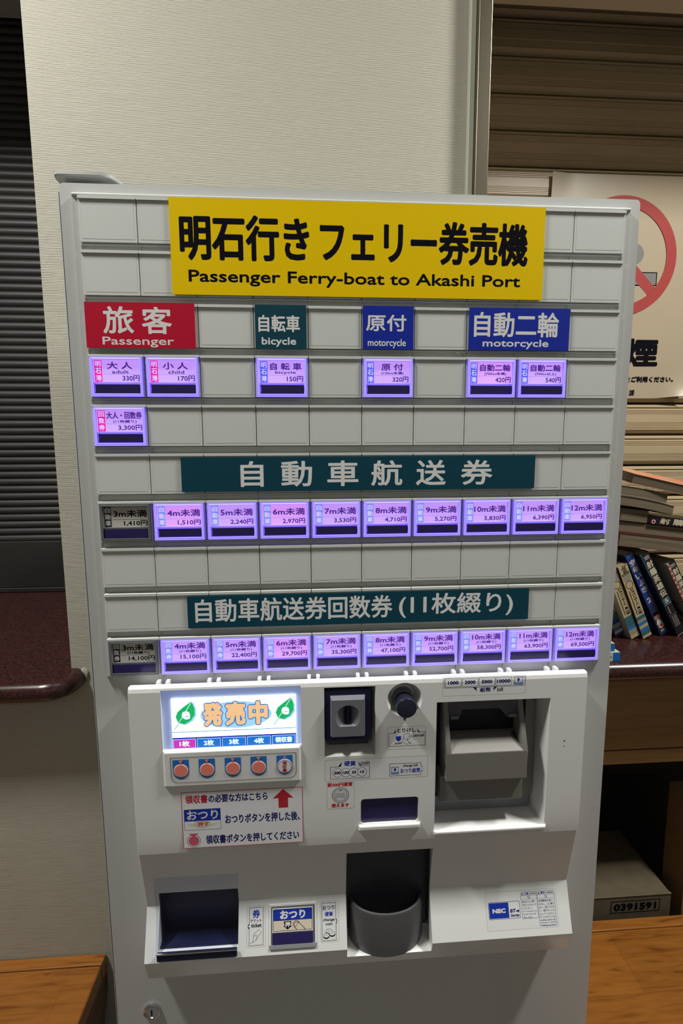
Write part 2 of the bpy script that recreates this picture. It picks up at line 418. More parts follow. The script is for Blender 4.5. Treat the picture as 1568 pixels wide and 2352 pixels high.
def tag(o, label=None, cat=None, group=None, kind=None):
    if label: o['label'] = label
    if cat: o['category'] = cat
    if group: o['group'] = group
    if kind: o['kind'] = kind
    return o
def carve(o, cutters):
    """cut the closed meshes in `cutters` out of o"""
    objs = []
    for c in cutters:
        q = bpy.data.objects.new('cutter', c.mesh('cutter')); COL.objects.link(q); objs.append(q)
        d = o.modifiers.new('cut', 'BOOLEAN'); d.operation = 'DIFFERENCE'; d.solver = 'EXACT'; d.object = q
    dg = bpy.context.evaluated_depsgraph_get(); dg.update()
    me = bpy.data.meshes.new_from_object(o.evaluated_get(dg))
    old = o.data; o.modifiers.clear(); o.data = me; bpy.data.meshes.remove(old)
    for q in objs:
        d = q.data; bpy.data.objects.remove(q); bpy.data.meshes.remove(d)

# ------------------------------------------------------------------ the setting
def struct(mb, name, **k): return tag(mb.build(name, **k), kind='structure')
WX0, WX1, WY = -0.468, 0.200, 0.26
b = MB()
b.box(WX0, WX1, WY, 0.62, 0.0, 2.7, 'paper_wall')                 # pillar behind the machine
struct(b, 'wall_back')
struct(MB().box(-2.2, WX0, WY, 0.36, 0.0, 0.9225, 'paper_wall'), 'wall_below_window')
struct(MB().box(-2.2, WX0, WY, 0.36, 2.29, 2.7, 'paper_wall'), 'wall_above_window')
struct(MB().box(WX1, 2.4, WY, 0.36, 2.315, 2.7, 'paper_wall'), 'wall_above_shutter')
struct(MB().box(-2.4, 2.6, -3.2, 1.2, -0.06, 0.0, 'floor'), 'floor')
struct(MB().box(-2.4, 2.6, -3.2, 1.2, 2.7, 2.76, 'ceiling'), 'ceiling')
struct(MB().box(-2.26, -2.2, -3.2, 1.2, 0.0, 2.7, 'room_wall'), 'wall_left')
struct(MB().box(2.4, 2.46, -3.2, 1.2, 0.0, 2.7, 'room_wall'), 'wall_right')
struct(MB().box(-2.2, 2.4, -3.26, -3.2, 0.0, 2.7, 'room_wall'), 'wall_front')
b = MB(); b.box(-2.2, 2.4, 0.95, 1.0, 0.0, 2.7, 'cavity'); struct(b, 'wall_rear')
# steel window frame right of the pillar
struct(MB().box(0.2015, 0.222, 0.236, 0.275, 0.957, 2.70, 'steel'), 'trim_1', bevel=0.0015)
struct(MB().box(0.193, 0.2015, 0.248, 0.262, 0.957, 2.70, 'corner_trim'), 'trim_2', bevel=0.001)
struct(MB().box(0.222, 2.4, 0.24, 0.615, 2.2845, 2.314, 'soffit'), 'trim_3', bevel=0.001)
struct(MB().box(-2.2, -0.47, 0.26, 0.716, 2.283, 2.2895, 'room_wall'), 'trim_4', bevel=0.001)

# right roller shutter: horizontal slats with grooves and a curled lower edge
def slat_profile(z0, p):
    pr = [(0.0, 0.0), (-0.0055, -0.0015), (-0.0060, -0.0045), (-0.0015, -0.0065), (-0.0045, -0.0095)]
    z = 0.0105
    for i in range(3): pr += [(-0.0062, -z), (-0.0062, -z - 0.0026), (-0.0050, -z - 0.0032), (-0.0050, -z - 0.0040)]; z += 0.0044
    pr += [(-0.0070, -z), (-0.0070, -0.0455)]
    z = 0.0465
    for i in range(4): pr += [(-0.0062, -z), (-0.0062, -z - 0.0026), (-0.0050, -z - 0.0032), (-0.0050, -z - 0.0040)]; z += 0.0044
    pr += [(-0.0075, -0.0650), (0.0060, -0.0745), (0.0380, -0.0750), (0.0380, -0.0805), (0.0030, -0.0810), (0.0, -p)]
    return [(y, z0 + z) for y, z in pr]
sh = empty('roller_shutter', (1.0, 0.75, 0.957), 'beige slatted roller shutter, closed, behind the no smoking poster', 'shutter')
P = 0.084
b = MB(); prof = []
for k in range(-6, 13): prof = prof + [slat_profile(1.4366 + (12 - (k + 6)) * P, P)]
pts = [q for pr in prof for q in pr]
pts = [q for q in pts if q[1] > 0.99]
n = len(pts)
b.add([(0.10, 0.75 + y, z) for y, z in pts] + [(2.3, 0.75 + y, z) for y, z in pts], [(i, i + 1, n + i + 1, n + i) for i in range(n - 1)], 'shutter')
b.build('slat_curtain', sh)
MB().box(0.10, 2.3, 0.742, 0.765, 0.958, 0.995, 'shutter').build('bottom_rail', sh, bevel=0.002)

# left shutter: dark and finely rippled, with a plain bottom rail
sl = empty('pleated_shutter', (-1.2, 0.75, 0.957), 'dark finely pleated shutter, closed, left of the machine above the red granite sill', 'shutter')
pts = []
z = 1.087
while z < 2.5:
    for i in range(8):
        a = i / 8.0
        pts.append((-0.0045 * math.sin(math.pi * a) ** 0.8 if a > 0 else 0.0, z + a * 0.0183))
    z += 0.0183
n = len(pts); b = MB()
b.add([(-2.15, 0.75 + y, z) for y, z in pts] + [(-0.40, 0.75 + y, z) for y, z in pts], [(i, n + i, n + i + 1, i + 1) for i in range(n - 1)], 'dark_shutter')
b.build('pleated_curtain', sl, smooth=60)
b = MB(); b.box(-2.15, -0.40, 0.744, 0.760, 0.968, 1.090, 'dark_shutter'); b.box(-2.15, -0.40, 0.738, 0.760, 0.9565, 0.968, 'dark_shutter'); b.build('bottom_rail', sl, bevel=0.002)

# counters
ct = empty('granite_counter', (-1.2, 0.40, 0.923), 'polished red-brown granite sill with rounded end left of the machine', 'counter')
def bullnose(outline, z0, z1, k):
    """slab whose outline(d) is drawn in by d, giving a half-round edge"""
    r = (z1 - z0) / 2; b = MB(); rings = []
    for a in range(-90, 91, 15):
        d = r * (1 - math.cos(math.radians(a))); rings.append([(x, y, z0 + r + r * math.sin(math.radians(a))) for x, y in outline(d)])
    n = len(rings[0]); v = [p for q in rings for p in q]; m = len(rings)
    ar = sum(rings[0][i][0] * rings[0][(i + 1) % n][1] - rings[0][(i + 1) % n][0] * rings[0][i][1] for i in range(n))
    f = [(q * n + i, q * n + (i + 1) % n, (q + 1) * n + (i + 1) % n, (q + 1) * n + i) for q in range(m - 1) for i in range(n)]
    f += [tuple(range(n - 1, -1, -1)), tuple(range((m - 1) * n, m * n))]
    return b.add(v, f if ar > 0 else [t[::-1] for t in f], k)
left_edge = lambda d: [(-2.19, 0.76), (-2.19, 0.196 + d)] + [(-0.494 + (0.050 - d) * math.sin(math.radians(a)), 0.246 - (0.050 - d) * math.cos(math.radians(a))) for a in range(0, 91, 9)] + [(-0.444 - d, 0.259), (-0.4685, 0.259), (-0.4685, 0.76)]
bullnose(left_edge, 0.923, 0.956, 'granite').build('granite_slab', ct, smooth=40)
b = MB(); b.M = Matrix.Translation((-0.446, 0.2575, 0.947)) @ Matrix.Diagonal((1, 0.25, 1, 1))
b.lathe([(0.0, 0.011), (0.005, 0.008), (0.0065, 0.0), (0.005, -0.008), (0.0, -0.012)], 0, 0, 'sticker_film_dull', 14); b.build('filler', ct, smooth=60)

cr = empty('ticket_counter', (1.2, 0.40, 0.0), 'counter with polished red-brown granite top and wooden front right of the machine', 'counter')
right_edge = lambda d: [(2.39, 0.74), (2.39, 0.196 + d), (0.21 + d, 0.196 + d), (0.17 + d, 0.230), (0.17 + d, 0.259), (0.223, 0.259), (0.223, 0.74)]
bullnose(right_edge, 0.923, 0.956, 'granite').build('granite_slab', cr, smooth=40)
b = MB(); b.box(0.2, 2.39, 0.262, 0.285, 0.7578, 0.9225, 'apron_wood'); b.build('front_board', cr, bevel=0.001)
b = MB(); b.box(0.2, 2.39, 0.262, 0.285, 0.728, 0.7550, 'apron_wood'); b.box(0.2, 2.39, 0.275, 0.74, 0.728, 0.745, 'cavity'); b.build('lower_rail', cr, bevel=0.001)
b = MB(); b.box(0.2, 2.39, 0.70, 0.72, 0.0, 0.728, 'cavity'); b.build('back_board', cr)
MB().box(0.2005, 0.225, 0.275, 0.70, 0.0, 0.728, 'cavity').build('end_panel', cr)

# no smoking poster, taped to the shutter, lower right corner curling
ps = MB(UPRIGHT(0.738))
PX0, PX1, PZ0, PZ1 = 0.561, 0.953, 1.455, 2.012
NX, NZ = 24, 34
vv = []; ff = []
for j in range(NZ + 1):
    for i in range(NX + 1):
        u = i / NX; v = j / NZ
        d = max(0.0, (u - 0.80) / 0.20) * max(0.0, (0.13 - v) / 0.13)
        wv = 0.0015 * math.sin(9 * u + 3 * v) * (1 - abs(2 * v - 1)) + 0.018 * d * d + 0.006 * max(0, 0.12 - u) / 0.12 * max(0, v - 0.85) / 0.15
        vv.append((PX0 + u * (PX1 - PX0) - 0.006 * d, PZ0 + v * (PZ1 - PZ0) + 0.006 * d, wv + 0.0005))
for j in range(NZ):
    for i in range(NX):
        a = j * (NX + 1) + i; ff.append((a, a + 1, a + NX + 2, a + NX + 1))
def sag(x, z):
    u = (x - PX0) / (PX1 - PX0); v = (z - PZ0) / (PZ1 - PZ0)
    return 0.0015 * math.sin(9 * u + 3 * v) * (1 - abs(2 * v - 1)) + 0.0013
ps.add(vv, ff, 'poster')
CX, CZ, RO, RI = 0.757, 1.815, 0.148, 0.121
W = 0.0023; ps.film = 0.0022
ps.rect(0.650, 0.856, 1.7435, 1.7775, W, 'ink'); ps.rect(0.652, 0.8535, 1.746, 1.775, W + 0.0003, 'poster_grey')
for x, z, r in ((0.790, 1.822, 0.026), (0.775, 1.850, 0.020), (0.760, 1.868, 0.016)): ps.disc(x, z, r, W, 'poster_grey', 24)
s45 = math.sqrt(0.5); q = 0.0135
ps.flat([(CX + (-RI * s45 - q * s45), CZ + (RI * s45 - q * s45)), (CX + (RI * s45 - q * s45), CZ + (-RI * s45 - q * s45)), (CX + (RI * s45 + q * s45), CZ + (-RI * s45 + q * s45)), (CX + (-RI * s45 + q * s45), CZ + (RI * s45 + q * s45))], W + 0.0006, 'poster_red')
ps.ring(CX, CZ, RI, RO, W + 0.0006, 'poster_red', 72)
ps.text('禁煙', 0.690, 0.874, 1.537, 1.611, W - 0.001, 'ink', 0.0030)
ps.text('をご利用ください。', 0.788, 0.922, 1.4975, 1.5125, W - 0.001, 'ink', 0.0006)
ps.text('課', 0.8015, 0.816, 1.462, 1.4775, W - 0.001, 'ink', 0.0003)
o = ps.build('no_smoking_poster', smooth=50)
tag(o, 'cream no smoking poster with red crossed circle taped to the beige shutter', 'poster')

# ------------------------------------------------------------------ ticket machine
tm = empty('ticket_machine', (0.0, 0.09, 0.0), 'white ferry ticket vending machine with rows of violet lit buttons', 'ticket machine')
def part(mb, name, parent=tm, label=None, **k):
    o = mb.build(name, parent, **k)
    if label: o['label'] = label
    return o
FY = 0.008                                                         # door face
part(MB().box(-0.3295, 0.3225, 0.0195, 0.190, 0.02, 1.6035, 'body'), 'cabinet_body', bevel=0.004)
part(MB().box(-0.3250, 0.3190, 0.0145, 0.0200, 0.04, 1.599, 'gasket'), 'door_gasket')
b = MB(UPRIGHT(0.0)); b.prism(rr(-0.3213, 0.3210, 0.03, 1.6052, 0.005), -0.0148, -FY, 'door')
part(b, 'front_door', bevel=0.0022, seg=3)
for x in (-0.25, 0.25):
    part(MB().box(x - 0.04, x + 0.04, 0.04, 0.16, 0.0, 0.021, 'gasket'), 'foot')
# top hinge cover showing above the door's left corner
b = MB(); b.prism([(-0.3310, 0.024), (-0.3290, 0.015), (-0.3240, 0.0125), (-0.2800, 0.0125), (-0.2700, 0.018), (-0.2640, 0.030), (-0.2640, 0.075), (-0.3310, 0.075)], 1.6150, 1.6190, 'door')
b.prism([(-0.3240, 0.030), (-0.2780, 0.030), (-0.2690, 0.072), (-0.3260, 0.072)], 1.603, 1.6152, 'gasket')
part(b, 'hinge_cover', bevel=0.0015, smooth=40)
# top cap strip of the cabinet right of the hinge
part(MB().box(-0.20, 0.3225, 0.0150, 0.05, 1.6035, 1.6085, 'door'), 'top_strip', bevel=0.0012)

# button panel: backing plate with sloped sides, then tiles
CW, RP = 0.060, 0.053845
ZT = 1.320 + 5 * RP
def row_top(j): return ZT - j * RP
ZB = 1.0568
b = MB(UPRIGHT(0.0))
for sgn in (-1, 1):                                                # side rails and top rail, sloping back to the door
    x0, x1 = sgn * 0.3002, sgn * 0.3072
    b.prism([(x, y) for x, y in ((x0, ZB), (x1, ZB - 0.0), (x1, ZT + 0.004), (x0, ZT + 0.0025))], -FY, -0.0035, 'door')
b.box(-0.3072, 0.3072, ZT + 0.0006, ZT + 0.0045, -FY, -0.0015, 'door')
part(b, 'panel_frame', bevel=0.0016)
b = MB(UPRIGHT(0.0)); b.box(-0.3000, 0.3000, ZB, ZT, -FY, -FY + 0.0012, 'channel')
for j in range(10):                                               # shelf lip under each row
    z = row_top(j) - 0.0462
    b.box(-0.3000, 0.3000, z - 0.0012, z, -FY, -0.0022, 'channel')
    for c in range(11):
        x = -0.3 + c * CW
        b.prism([(x - 0.0006, z - 0.0085), (x + 0.0006, z - 0.0085), (x + 0.0006, z), (x - 0.0006, z)], -FY, -0.0055, 'channel')
part(b, 'button_channel')

TW, TH = CW, 0.0455
def tile_mesh():
    b = MB(UPRIGHT(0.0)); g = 0.00045
    b.box(g, TW - g, -TH, -0.0014, -FY + 0.001, 0.0, 'tile')
    b.box(g, TW - g, -0.0030, 0.0, -FY + 0.001, 0.0014, 'tile')      # raised upper lip
    b.box(0.0030, TW - 0.0030, -TH + 0.003, -0.0045, 0.0, 0.00012, 'tile')
    return b
tile0 = None
BUT = {}
row3 = {0: ('明石港', 'lit_pink', '大 人', 'adult', '330円'), 1: ('明石港', 'lit_pink', '小 人', 'child', '170円'), 3: ('明石港', 'lit_blue', '自 転 車', 'bicycle', '150円'),
        5: ('明石港', 'lit_blue', '原 付', '(125cc未満)', '320円'), 7: ('明石港', 'lit_blue', '自動二輪', '(750cc未満)', '420円'), 8: ('明石港', 'lit_blue', '自動二輪', '(750cc以上)', '540円')}
for c, d in row3.items(): BUT[(3, c)] = d
BUT[(4, 0)] = ('回数券', 'lit_pink', '大人・回数券', '(11枚綴り)', '3,300円')
p6 = ['1,410', '1,510', '2,240', '2,970', '3,530', '4,710', '5,270', '5,830', '6,390', '6,950']
p9 = ['14,100', '15,100', '22,400', '29,700', '35,300', '47,100', '52,700', '58,300', '63,900', '69,500']
for c in range(10):
    k = 'dark_tag' if c == 0 else 'lit_sky'
    BUT[(6, c)] = ('自動車', k, '%dm未満' % (c + 3), None, p6[c] + '円')
    BUT[(9, c)] = ('回数券', k, '%dm未満' % (c + 3), '(11枚綴り)', p9[c] + '円')

for j in range(10):
    for c in range(10):
        if (j, c) in BUT: continue
        if j == 0 and 2 <= c <= 7: continue                        # wholly behind the yellow sign
        if tile0 is None:
            o = tile_mesh().build('blank_tile', tm, bevel=0.0007); tile0 = o
        else:
            o = tile0.copy(); COL.objects.link(o)
        o.location = (-0.3 + c * CW, 0.0, row_top(j))

# push buttons: white frame with clear cap, label film and dark indicator window
def button_frame(lit):
    b = MB(UPRIGHT(0.0)); g = 0.00045
    x0, x1, z0, z1 = 0.0022, 0.0578, -0.0450, -0.0028
    b.box(g, TW - g, -0.0026, 0.0, -FY + 0.001, 0.0014, 'tile')
    b.box(g, x0, -TH, -0.0026, -FY + 0.001, 0.0, 'tile'); b.box(x1, TW - g, -TH, -0.0026, -FY + 0.001, 0.0, 'tile')
    b.box(x0, x1, -TH, z0, -FY + 0.001, 0.0, 'tile')
    return b
def clear_cap(lit):
    rim, edge = ('lit_rim', 'lit_edge') if lit else ('dark_rim', 'dark_edge')
    b = MB(UPRIGHT(0.0)); x0, x1, z0, z1 = 0.0022, 0.0578, -0.0450, -0.0028
    ix0, ix1, iz0, iz1 = 0.0050, 0.0550, -0.0418, -0.0052
    b.box(x0, ix0, z0, z1, -0.005, 0.0022, rim); b.box(ix1, x1, z0, z1, -0.005, 0.0022, rim)
    b.box(ix0, ix1, z0, iz0, -0.005, 0.0022, rim); b.box(ix0, ix1, iz1, z1, -0.005, 0.0022, rim)
    b.box(ix0, ix1, -0.0316, -0.0296, -0.005, 0.0010, rim)
    e = 0.00045
    b.frame(x0 + 0.0008, x1 - 0.0008, z0 + 0.0008, z1 - 0.0008, e, 0.0024, edge)
    b.frame(ix0 - 0.0006, ix1 + 0.0006, iz0 - 0.0006, iz1 + 0.0006, e * 1.2, 0.0024, edge)
    b.stroke([(ix0, iz1 + 0.0009), (ix1, iz1 + 0.0009)], e * 2, 0.0025, edge)
    return b
frames = {}; caps = {}; wins = None
def push_button(j, c):
    global wins
    tagtxt, tagk, t1, t2, t3 = BUT[(j, c)]
    lit = tagk != 'dark_tag'
    pos = (-0.3 + c * CW, 0.0, row_top(j))
    if lit not in frames:
        f = button_frame(lit).build('push_button', tm, bevel=0.0005); frames[lit] = f
    else:
        f = frames[lit].copy(); COL.objects.link(f)
    f.location = pos
    f['label'] = ('lit violet' if lit else 'unlit grey') + ' button ' + t1.replace(' ', '') + ' ' + t3
    if lit not in caps:
        cp = clear_cap(lit).build('clear_cap'); caps[lit] = cp
    else:
        cp = caps[lit].copy(); COL.objects.link(cp)
    cp.parent = f; cp.matrix_parent_inverse = I4
    card = 'card' if not lit else ('lit_card_pink' if (j, c) in ((3, 7), (6, 1), (6, 3), (9, 3)) else 'lit_card')
    ink = 'lit_ink' if lit else 'ink'; wh = 'lit_white' if lit else 'white_ink'
    b = MB(UPRIGHT(0.0), -0.0006); w = -0.0006
    b.box(0.0050, 0.0550, -0.0297, -0.0052, -0.003, w, card)
    b.rect(0.0060, 0.0140, -0.0290, -0.0058, w + 0.0002, tagk)
    for i, ch in enumerate(tagtxt):
        z1 = -0.0068 - i * 0.0074
        b.text(ch, 0.0069, 0.0131, z1 - 0.0062, z1, w + 0.0004, wh, 0.00016)
    if t2 is None:
        b.text(t1, 0.0165 if len(t1) < 5 else 0.0150, 0.0535, -0.0180, -0.0096, w + 0.0003, ink, 0.00022)
    else:
        x0, x1 = (0.0170, 0.0530)
        if t1 in ('大 人', '小 人'): x0, x1 = 0.0195, 0.0465
        if t1 == '自 転 車': x0, x1 = 0.0170, 0.0520
        if t1 == '原 付': x0, x1 = 0.0225, 0.0475
        if j == 4: x0, x1 = 0.0155, 0.0540
        b.text(t1, x0, x1, -0.0154, -0.0074, w + 0.0003, ink, 0.00022)
        sx = {'adult': (0.0245, 0.0425), 'child': (0.0250, 0.0425), 'bicycle': (0.0225, 0.0455)}.get(t2, (0.0225, 0.0480))
        b.text(t2, sx[0], sx[1], -0.0201, -0.0164, w + 0.0003, ink, 0.00014)
    b.rect(0.0145, 0.0546, -0.02085, -0.02055, w + 0.0003, 'lit_rim' if lit else 'ink')
    b.text(t3, 0.0535 - 0.0039 * len(t3) - 0.0025, 0.0538, -0.0282, -0.0218, w + 0.0003, ink, 0.00018)
    b.build('label_card', f)
    if wins is None:
        q = MB(UPRIGHT(0.0))
        arc = [(0.0052 + 0.0 + 0.0014 * (1 - math.cos(math.radians(a))), -0.0366 + 0.0047 * math.sin(math.radians(a))) for a in range(-90, 91, 15)]
        left = [(0.0060 - 0.0008 * math.cos(math.radians(a)), -0.0366 + 0.0047 * math.sin(math.radians(a))) for a in range(90, 271, 20)]
        right = [(0.0540 + 0.0008 * math.cos(math.radians(a)), -0.0366 + 0.0047 * math.sin(math.radians(a))) for a in range(-90, 91, 20)]
        q.prism(left + right, -0.004, 0.0016, 'window_dark')
        q.rect(0.0050, 0.0550, -0.0418, -0.0316, -0.0015, 'lit_rim')
        wins = q.build('indicator_window')
        iw = wins
    else:
        iw = wins.copy(); COL.objects.link(iw)
    if not lit:
        iw.data = iw.data.copy(); iw.data.materials[1] = M['dark_rim']
    iw.parent = f; iw.matrix_parent_inverse = I4
    return f
for (j, c) in BUT: push_button(j, c)
# label cards were built in cell coordinates: seat each on its own button
for o in list(COL.objects):
    if o.name.startswith('label_card') and o.parent and o.parent.name.startswith('push_button'):
        o.matrix_parent_inverse = I4

# signs stuck over the tiles
def sign(name, x0, x1, z0, z1, k, label, draw):
    b = MB(UPRIGHT(0.0), 0.0018); b.box(x0, x1, z0, z1, 0.0009, 0.0018, k); draw(b, 0.0020)
    part(b, name, label=label)
mm = 0.001
def T(b, s, x0, x1, z0, z1, w, k, bold): b.text(s, x0 * mm, x1 * mm, z0 * mm, z1 * mm, w, k, bold * mm, res=3)
def d(b, w):
    T(b, '明石行き', -196, -57.5, 1526.5, 1573.5, w, 'ink', 1.3)
    T(b, 'フェリー券売機', -46, 187, 1526.5, 1572, w, 'ink', 1.3)
    T(b, 'Passenger Ferry-boat to Akashi Port', -188, 179.5, 1500.6, 1517, w, 'ink', 0.42)
sign('header_sign', -0.2058, 0.2055, 1.4912, 1.5897, 'yellow', 'yellow header sign with black lettering', d)
def d(b, w):
    T(b, '旅', -281, -248.5, 1449.5, 1478, w, 'white_ink', 0.6); T(b, '客', -240, -208, 1449.5, 1478, w, 'white_ink', 0.6)
    T(b, 'Passenger', -282.5, -206.5, 1435.3, 1446.3, w, 'white_ink', 0.18)
sign('category_sign', -0.2995, -0.1835, 1.4345, 1.4822, 'red', 'red Passenger sign', d)
def d(b, w):
    T(b, '自転車', -114.6, -69, 1453, 1471, w, 'white_ink', 0.4); T(b, 'bicycle', -111.4, -73.5, 1437, 1447.4, w, 'white_ink', 0.28)
sign('category_sign', -0.1182, -0.0618, 1.4350, 1.4818, 'teal', 'dark teal bicycle sign', d)
def d(b, w):
    T(b, '原付', 4.7, 50.2, 1455, 1473, w, 'white_ink', 0.4); T(b, 'motorcycle', 6.7, 49.9, 1436.6, 1446.7, w, 'white_ink', 0.18)
sign('category_sign', 0.0010, 0.0585, 1.4355, 1.4823, 'blue', 'narrow blue motorcycle sign', d)
def d(b, w):
    T(b, '自動二輪', 127.8, 227, 1450, 1477.5, w, 'white_ink', 0.55); T(b, 'motorcycle', 138.3, 215.6, 1437, 1447.5, w, 'white_ink', 0.28)
sign('category_sign', 0.1221, 0.2397, 1.4355, 1.4820, 'blue', 'wide blue motorcycle sign', d)
def d(b, w):
    for ch, x0, x1 in (('自', -139, -113), ('動', -93, -57.5), ('車', -40, -4), ('航', 11, 47.5), ('送', 63.5, 99), ('券', 117, 154.8)):
        T(b, ch, x0, x1, 1281.5, 1311, w, 'white_ink', 0.6)
sign('section_sign', -0.2053, 0.2062, 1.2765, 1.3155, 'teal', 'upper dark teal section sign', d)
def d(b, w): T(b, '自動車航送券回数券', -196.4, 37, 1122, 1150.5, w, 'white_ink', 0.5); T(b, '(11枚綴り)', 45, 186, 1121, 1151, w, 'white_ink', 0.5)
sign('section_sign', -0.2052, 0.2057, 1.1153, 1.1540, 'teal', 'lower dark teal section sign', d)

# control panel: one moulded cover with a step, a sloping ledge and the recesses cut in
prof = [(0.0085, 1.0400), (-0.0150, 1.0520), (-0.0215, 1.0570), (-0.0265, 1.0575), (-0.0290, 1.0552), (-0.0300, 1.0510), (-0.0300, 0.9050), (-0.0299, 0.8850), (-0.0296, 0.8700), (-0.0291, 0.8570), (-0.0284, 0.8480),
        (-0.0270, 0.8476), (-0.0100, 0.7610), (-0.0310, 0.7040), (-0.0300, 0.6990), (-0.0200, 0.6710), (-0.0170, 0.6670), (0.0085, 0.6640)]
n = len(prof); b = MB(); xs = (-0.2690, 0.2700)
b.add([(x, y, z) for x in xs for y, z in prof], [tuple(range(n)), tuple(range(2 * n - 1, n - 1, -1))] + [(i, n + i, n + (i + 1) % n, (i + 1) % n) for i in range(n)], 'white_case')
cp = b.build('control_panel', tm)
bm = bmesh.new(); bm.from_mesh(cp.data); bmesh.ops.recalc_face_normals(bm, faces=bm.faces)
ed = [e for e in bm.edges if abs(e.verts[0].co.x - e.verts[1].co.x) < 1e-6 and min(e.verts[0].co.y, e.verts[1].co.y) < 0.005]
bmesh.ops.bevel(bm, geom=ed, offset=0.005, segments=3, profile=0.5, affect='EDGES', clamp_overlap=True)
bm.to_mesh(cp.data); bm.free()
U = lambda film=None: MB(UPRIGHT(0.0), film)
cut = []
cut.append(U().box(-0.2330, -0.0740, 0.9790, 1.0530, 0.0235, 0.06, 'white_case'))                                  # display
cut.append(U().frustum((-0.0440, 0.0100, 0.9690, 1.0480), 0.006, (-0.0470, 0.0132, 0.9630, 1.0495), 0.0305, 'white_case'))     # coin slot
c = U(); k = 40; pr = [(0.0, 0.014), (0.0135, 0.014), (0.0212, 0.0302), (0.0212, 0.05), (0.0, 0.05)]
c.lathe(pr[1:4], 0.0478, 1.0310, 'white_case', k)
c.flat([(0.0478 + 0.0135 * math.cos(2 * math.pi * i / k), 1.0310 + 0.0135 * math.sin(2 * math.pi * i / k)) for i in range(k)][::-1], 0.014, 'white_case')
c.flat([(0.0478 + 0.0212 * math.cos(2 * math.pi * i / k), 1.0310 + 0.0212 * math.sin(2 * math.pi * i / k)) for i in range(k)], 0.05, 'white_case')
cut.append(c)                                                                                                      # lever dish
cut.append(U().prism([(0.0400, 1.0220), (0.0560, 1.0220), (0.0483, 1.0035)], 0.0215, 0.05, 'white_case'))           # its pointed notch
cut.append(U().frustum((0.0880, 0.2190, 0.8640, 1.0260), -0.004, (0.0862, 0.2255, 0.8580, 1.0262), 0.0320, 'white_case'))     # bill acceptor
cut.append(U().prism(rr(-0.0040, 0.0660, 0.8735, 0.9065, 0.004), 0.026, 0.05, 'white_case'))                          # change display
cut.append(U().box(-0.2530, -0.1560, 0.7105, 0.7825, -0.0060, 0.06, 'white_case'))                                  # ticket tray
c = MB(); c.add([(x, y, z) for x in (-0.0210, 0.0868) for y, z in ((-0.06, 0.6790), (-0.0320, 0.6868), (0.004, 0.6930), (0.004, 0.8300), (-0.06, 0.8300))],
                [(0, 1, 2, 3, 4), (9, 8, 7, 6, 5), (0, 5, 6, 1), (1, 6, 7, 2), (2, 7, 8, 3), (3, 8, 9, 4), (4, 9, 5, 0)], 'white_case')
cut.append(c)                                                                                                      # coin return
def clean(mbs):
    out = []
    for c in mbs:
        me = c.mesh('c'); bm = bmesh.new(); bm.from_mesh(me); bmesh.ops.remove_doubles(bm, verts=bm.verts, dist=1e-7); bmesh.ops.recalc_face_normals(bm, faces=bm.faces)
        c.v = [tuple(v.co) for v in bm.verts]; c.f = [tuple(v.index for v in f.verts) for f in bm.faces]; c.mi = [0] * len(c.f); bm.free(); bpy.data.meshes.remove(me); out.append(c)
    return out
carve(cp, clean(cut))
finish(cp, smooth=9, bevel=0.0011, seg=2, limit=40)
for c in range(11):
    for s_ in (-1, 1):
        x = -0.3 + c * CW + s_ * 0.0055
        if abs(x) < 0.26: part(U().box(x * 0.98 - 0.002, x * 0.98 + 0.002, 1.0430, 1.0545, 0.004, 0.0120, 'white_case'), 'top_rib')

# display with its printed screen
b = U(); w = 0.0262
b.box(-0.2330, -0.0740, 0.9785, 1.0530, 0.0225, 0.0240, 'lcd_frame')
b.box(-0.2225, -0.0802, 0.9795, 1.0402, 0.0240, w, 'lcd_white')
w1 = w + 0.0002
b.disc(-0.1490, 1.0190, 0.041, w1, 'lcd_sky', 48, 0.0165)
for ch, x0, x1 in (('発', -187, -164.5), ('売', -161.5, -138), ('中', -135, -112.5)):
    b.text(ch, (x0 - 1.0) * mm, (x1 + 1.0) * mm, 1.0045, 1.0362, w1 + 0.0001, 'lcd_blue', 0.0026)
    b.text(ch, x0 * mm, x1 * mm, 1.0058, 1.0350, w1 + 0.0002, 'lcd_orange', 0.0015)
b.rect(-0.2225, -0.0802, 0.9995, 1.0004, w1, 'lcd_blue')
b.rect(-0.2225, -0.0802, 0.9795, 0.9932, w1, 'lcd_deep')
for i, (t, x0, x1) in enumerate((('1枚', -222.0, -196.4), ('2枚', -194.9, -167.9), ('3枚', -166.2, -138.9), ('4枚', -137.2, -110.0), ('領収書', -108.4, -81.2))):
    k = 'lcd_pink' if i == 0 else 'lcd_blue'
    b.rect(x0 * mm, x1 * mm, 0.9797, 0.9912, w1 + 0.0001, 'lcd_mint'); b.rect(x0 * mm + 0.0004, x1 * mm - 0.0004, 0.9801, 0.9908, w1 + 0.0002, k)
    cx = (x0 + x1) / 2 * mm; h = 0.0100 if i == 4 else 0.0058
    b.text(t, cx - h, cx + h, 0.9822, 0.9893, w1 + 0.0003, 'lcd_mint', 0.00030)
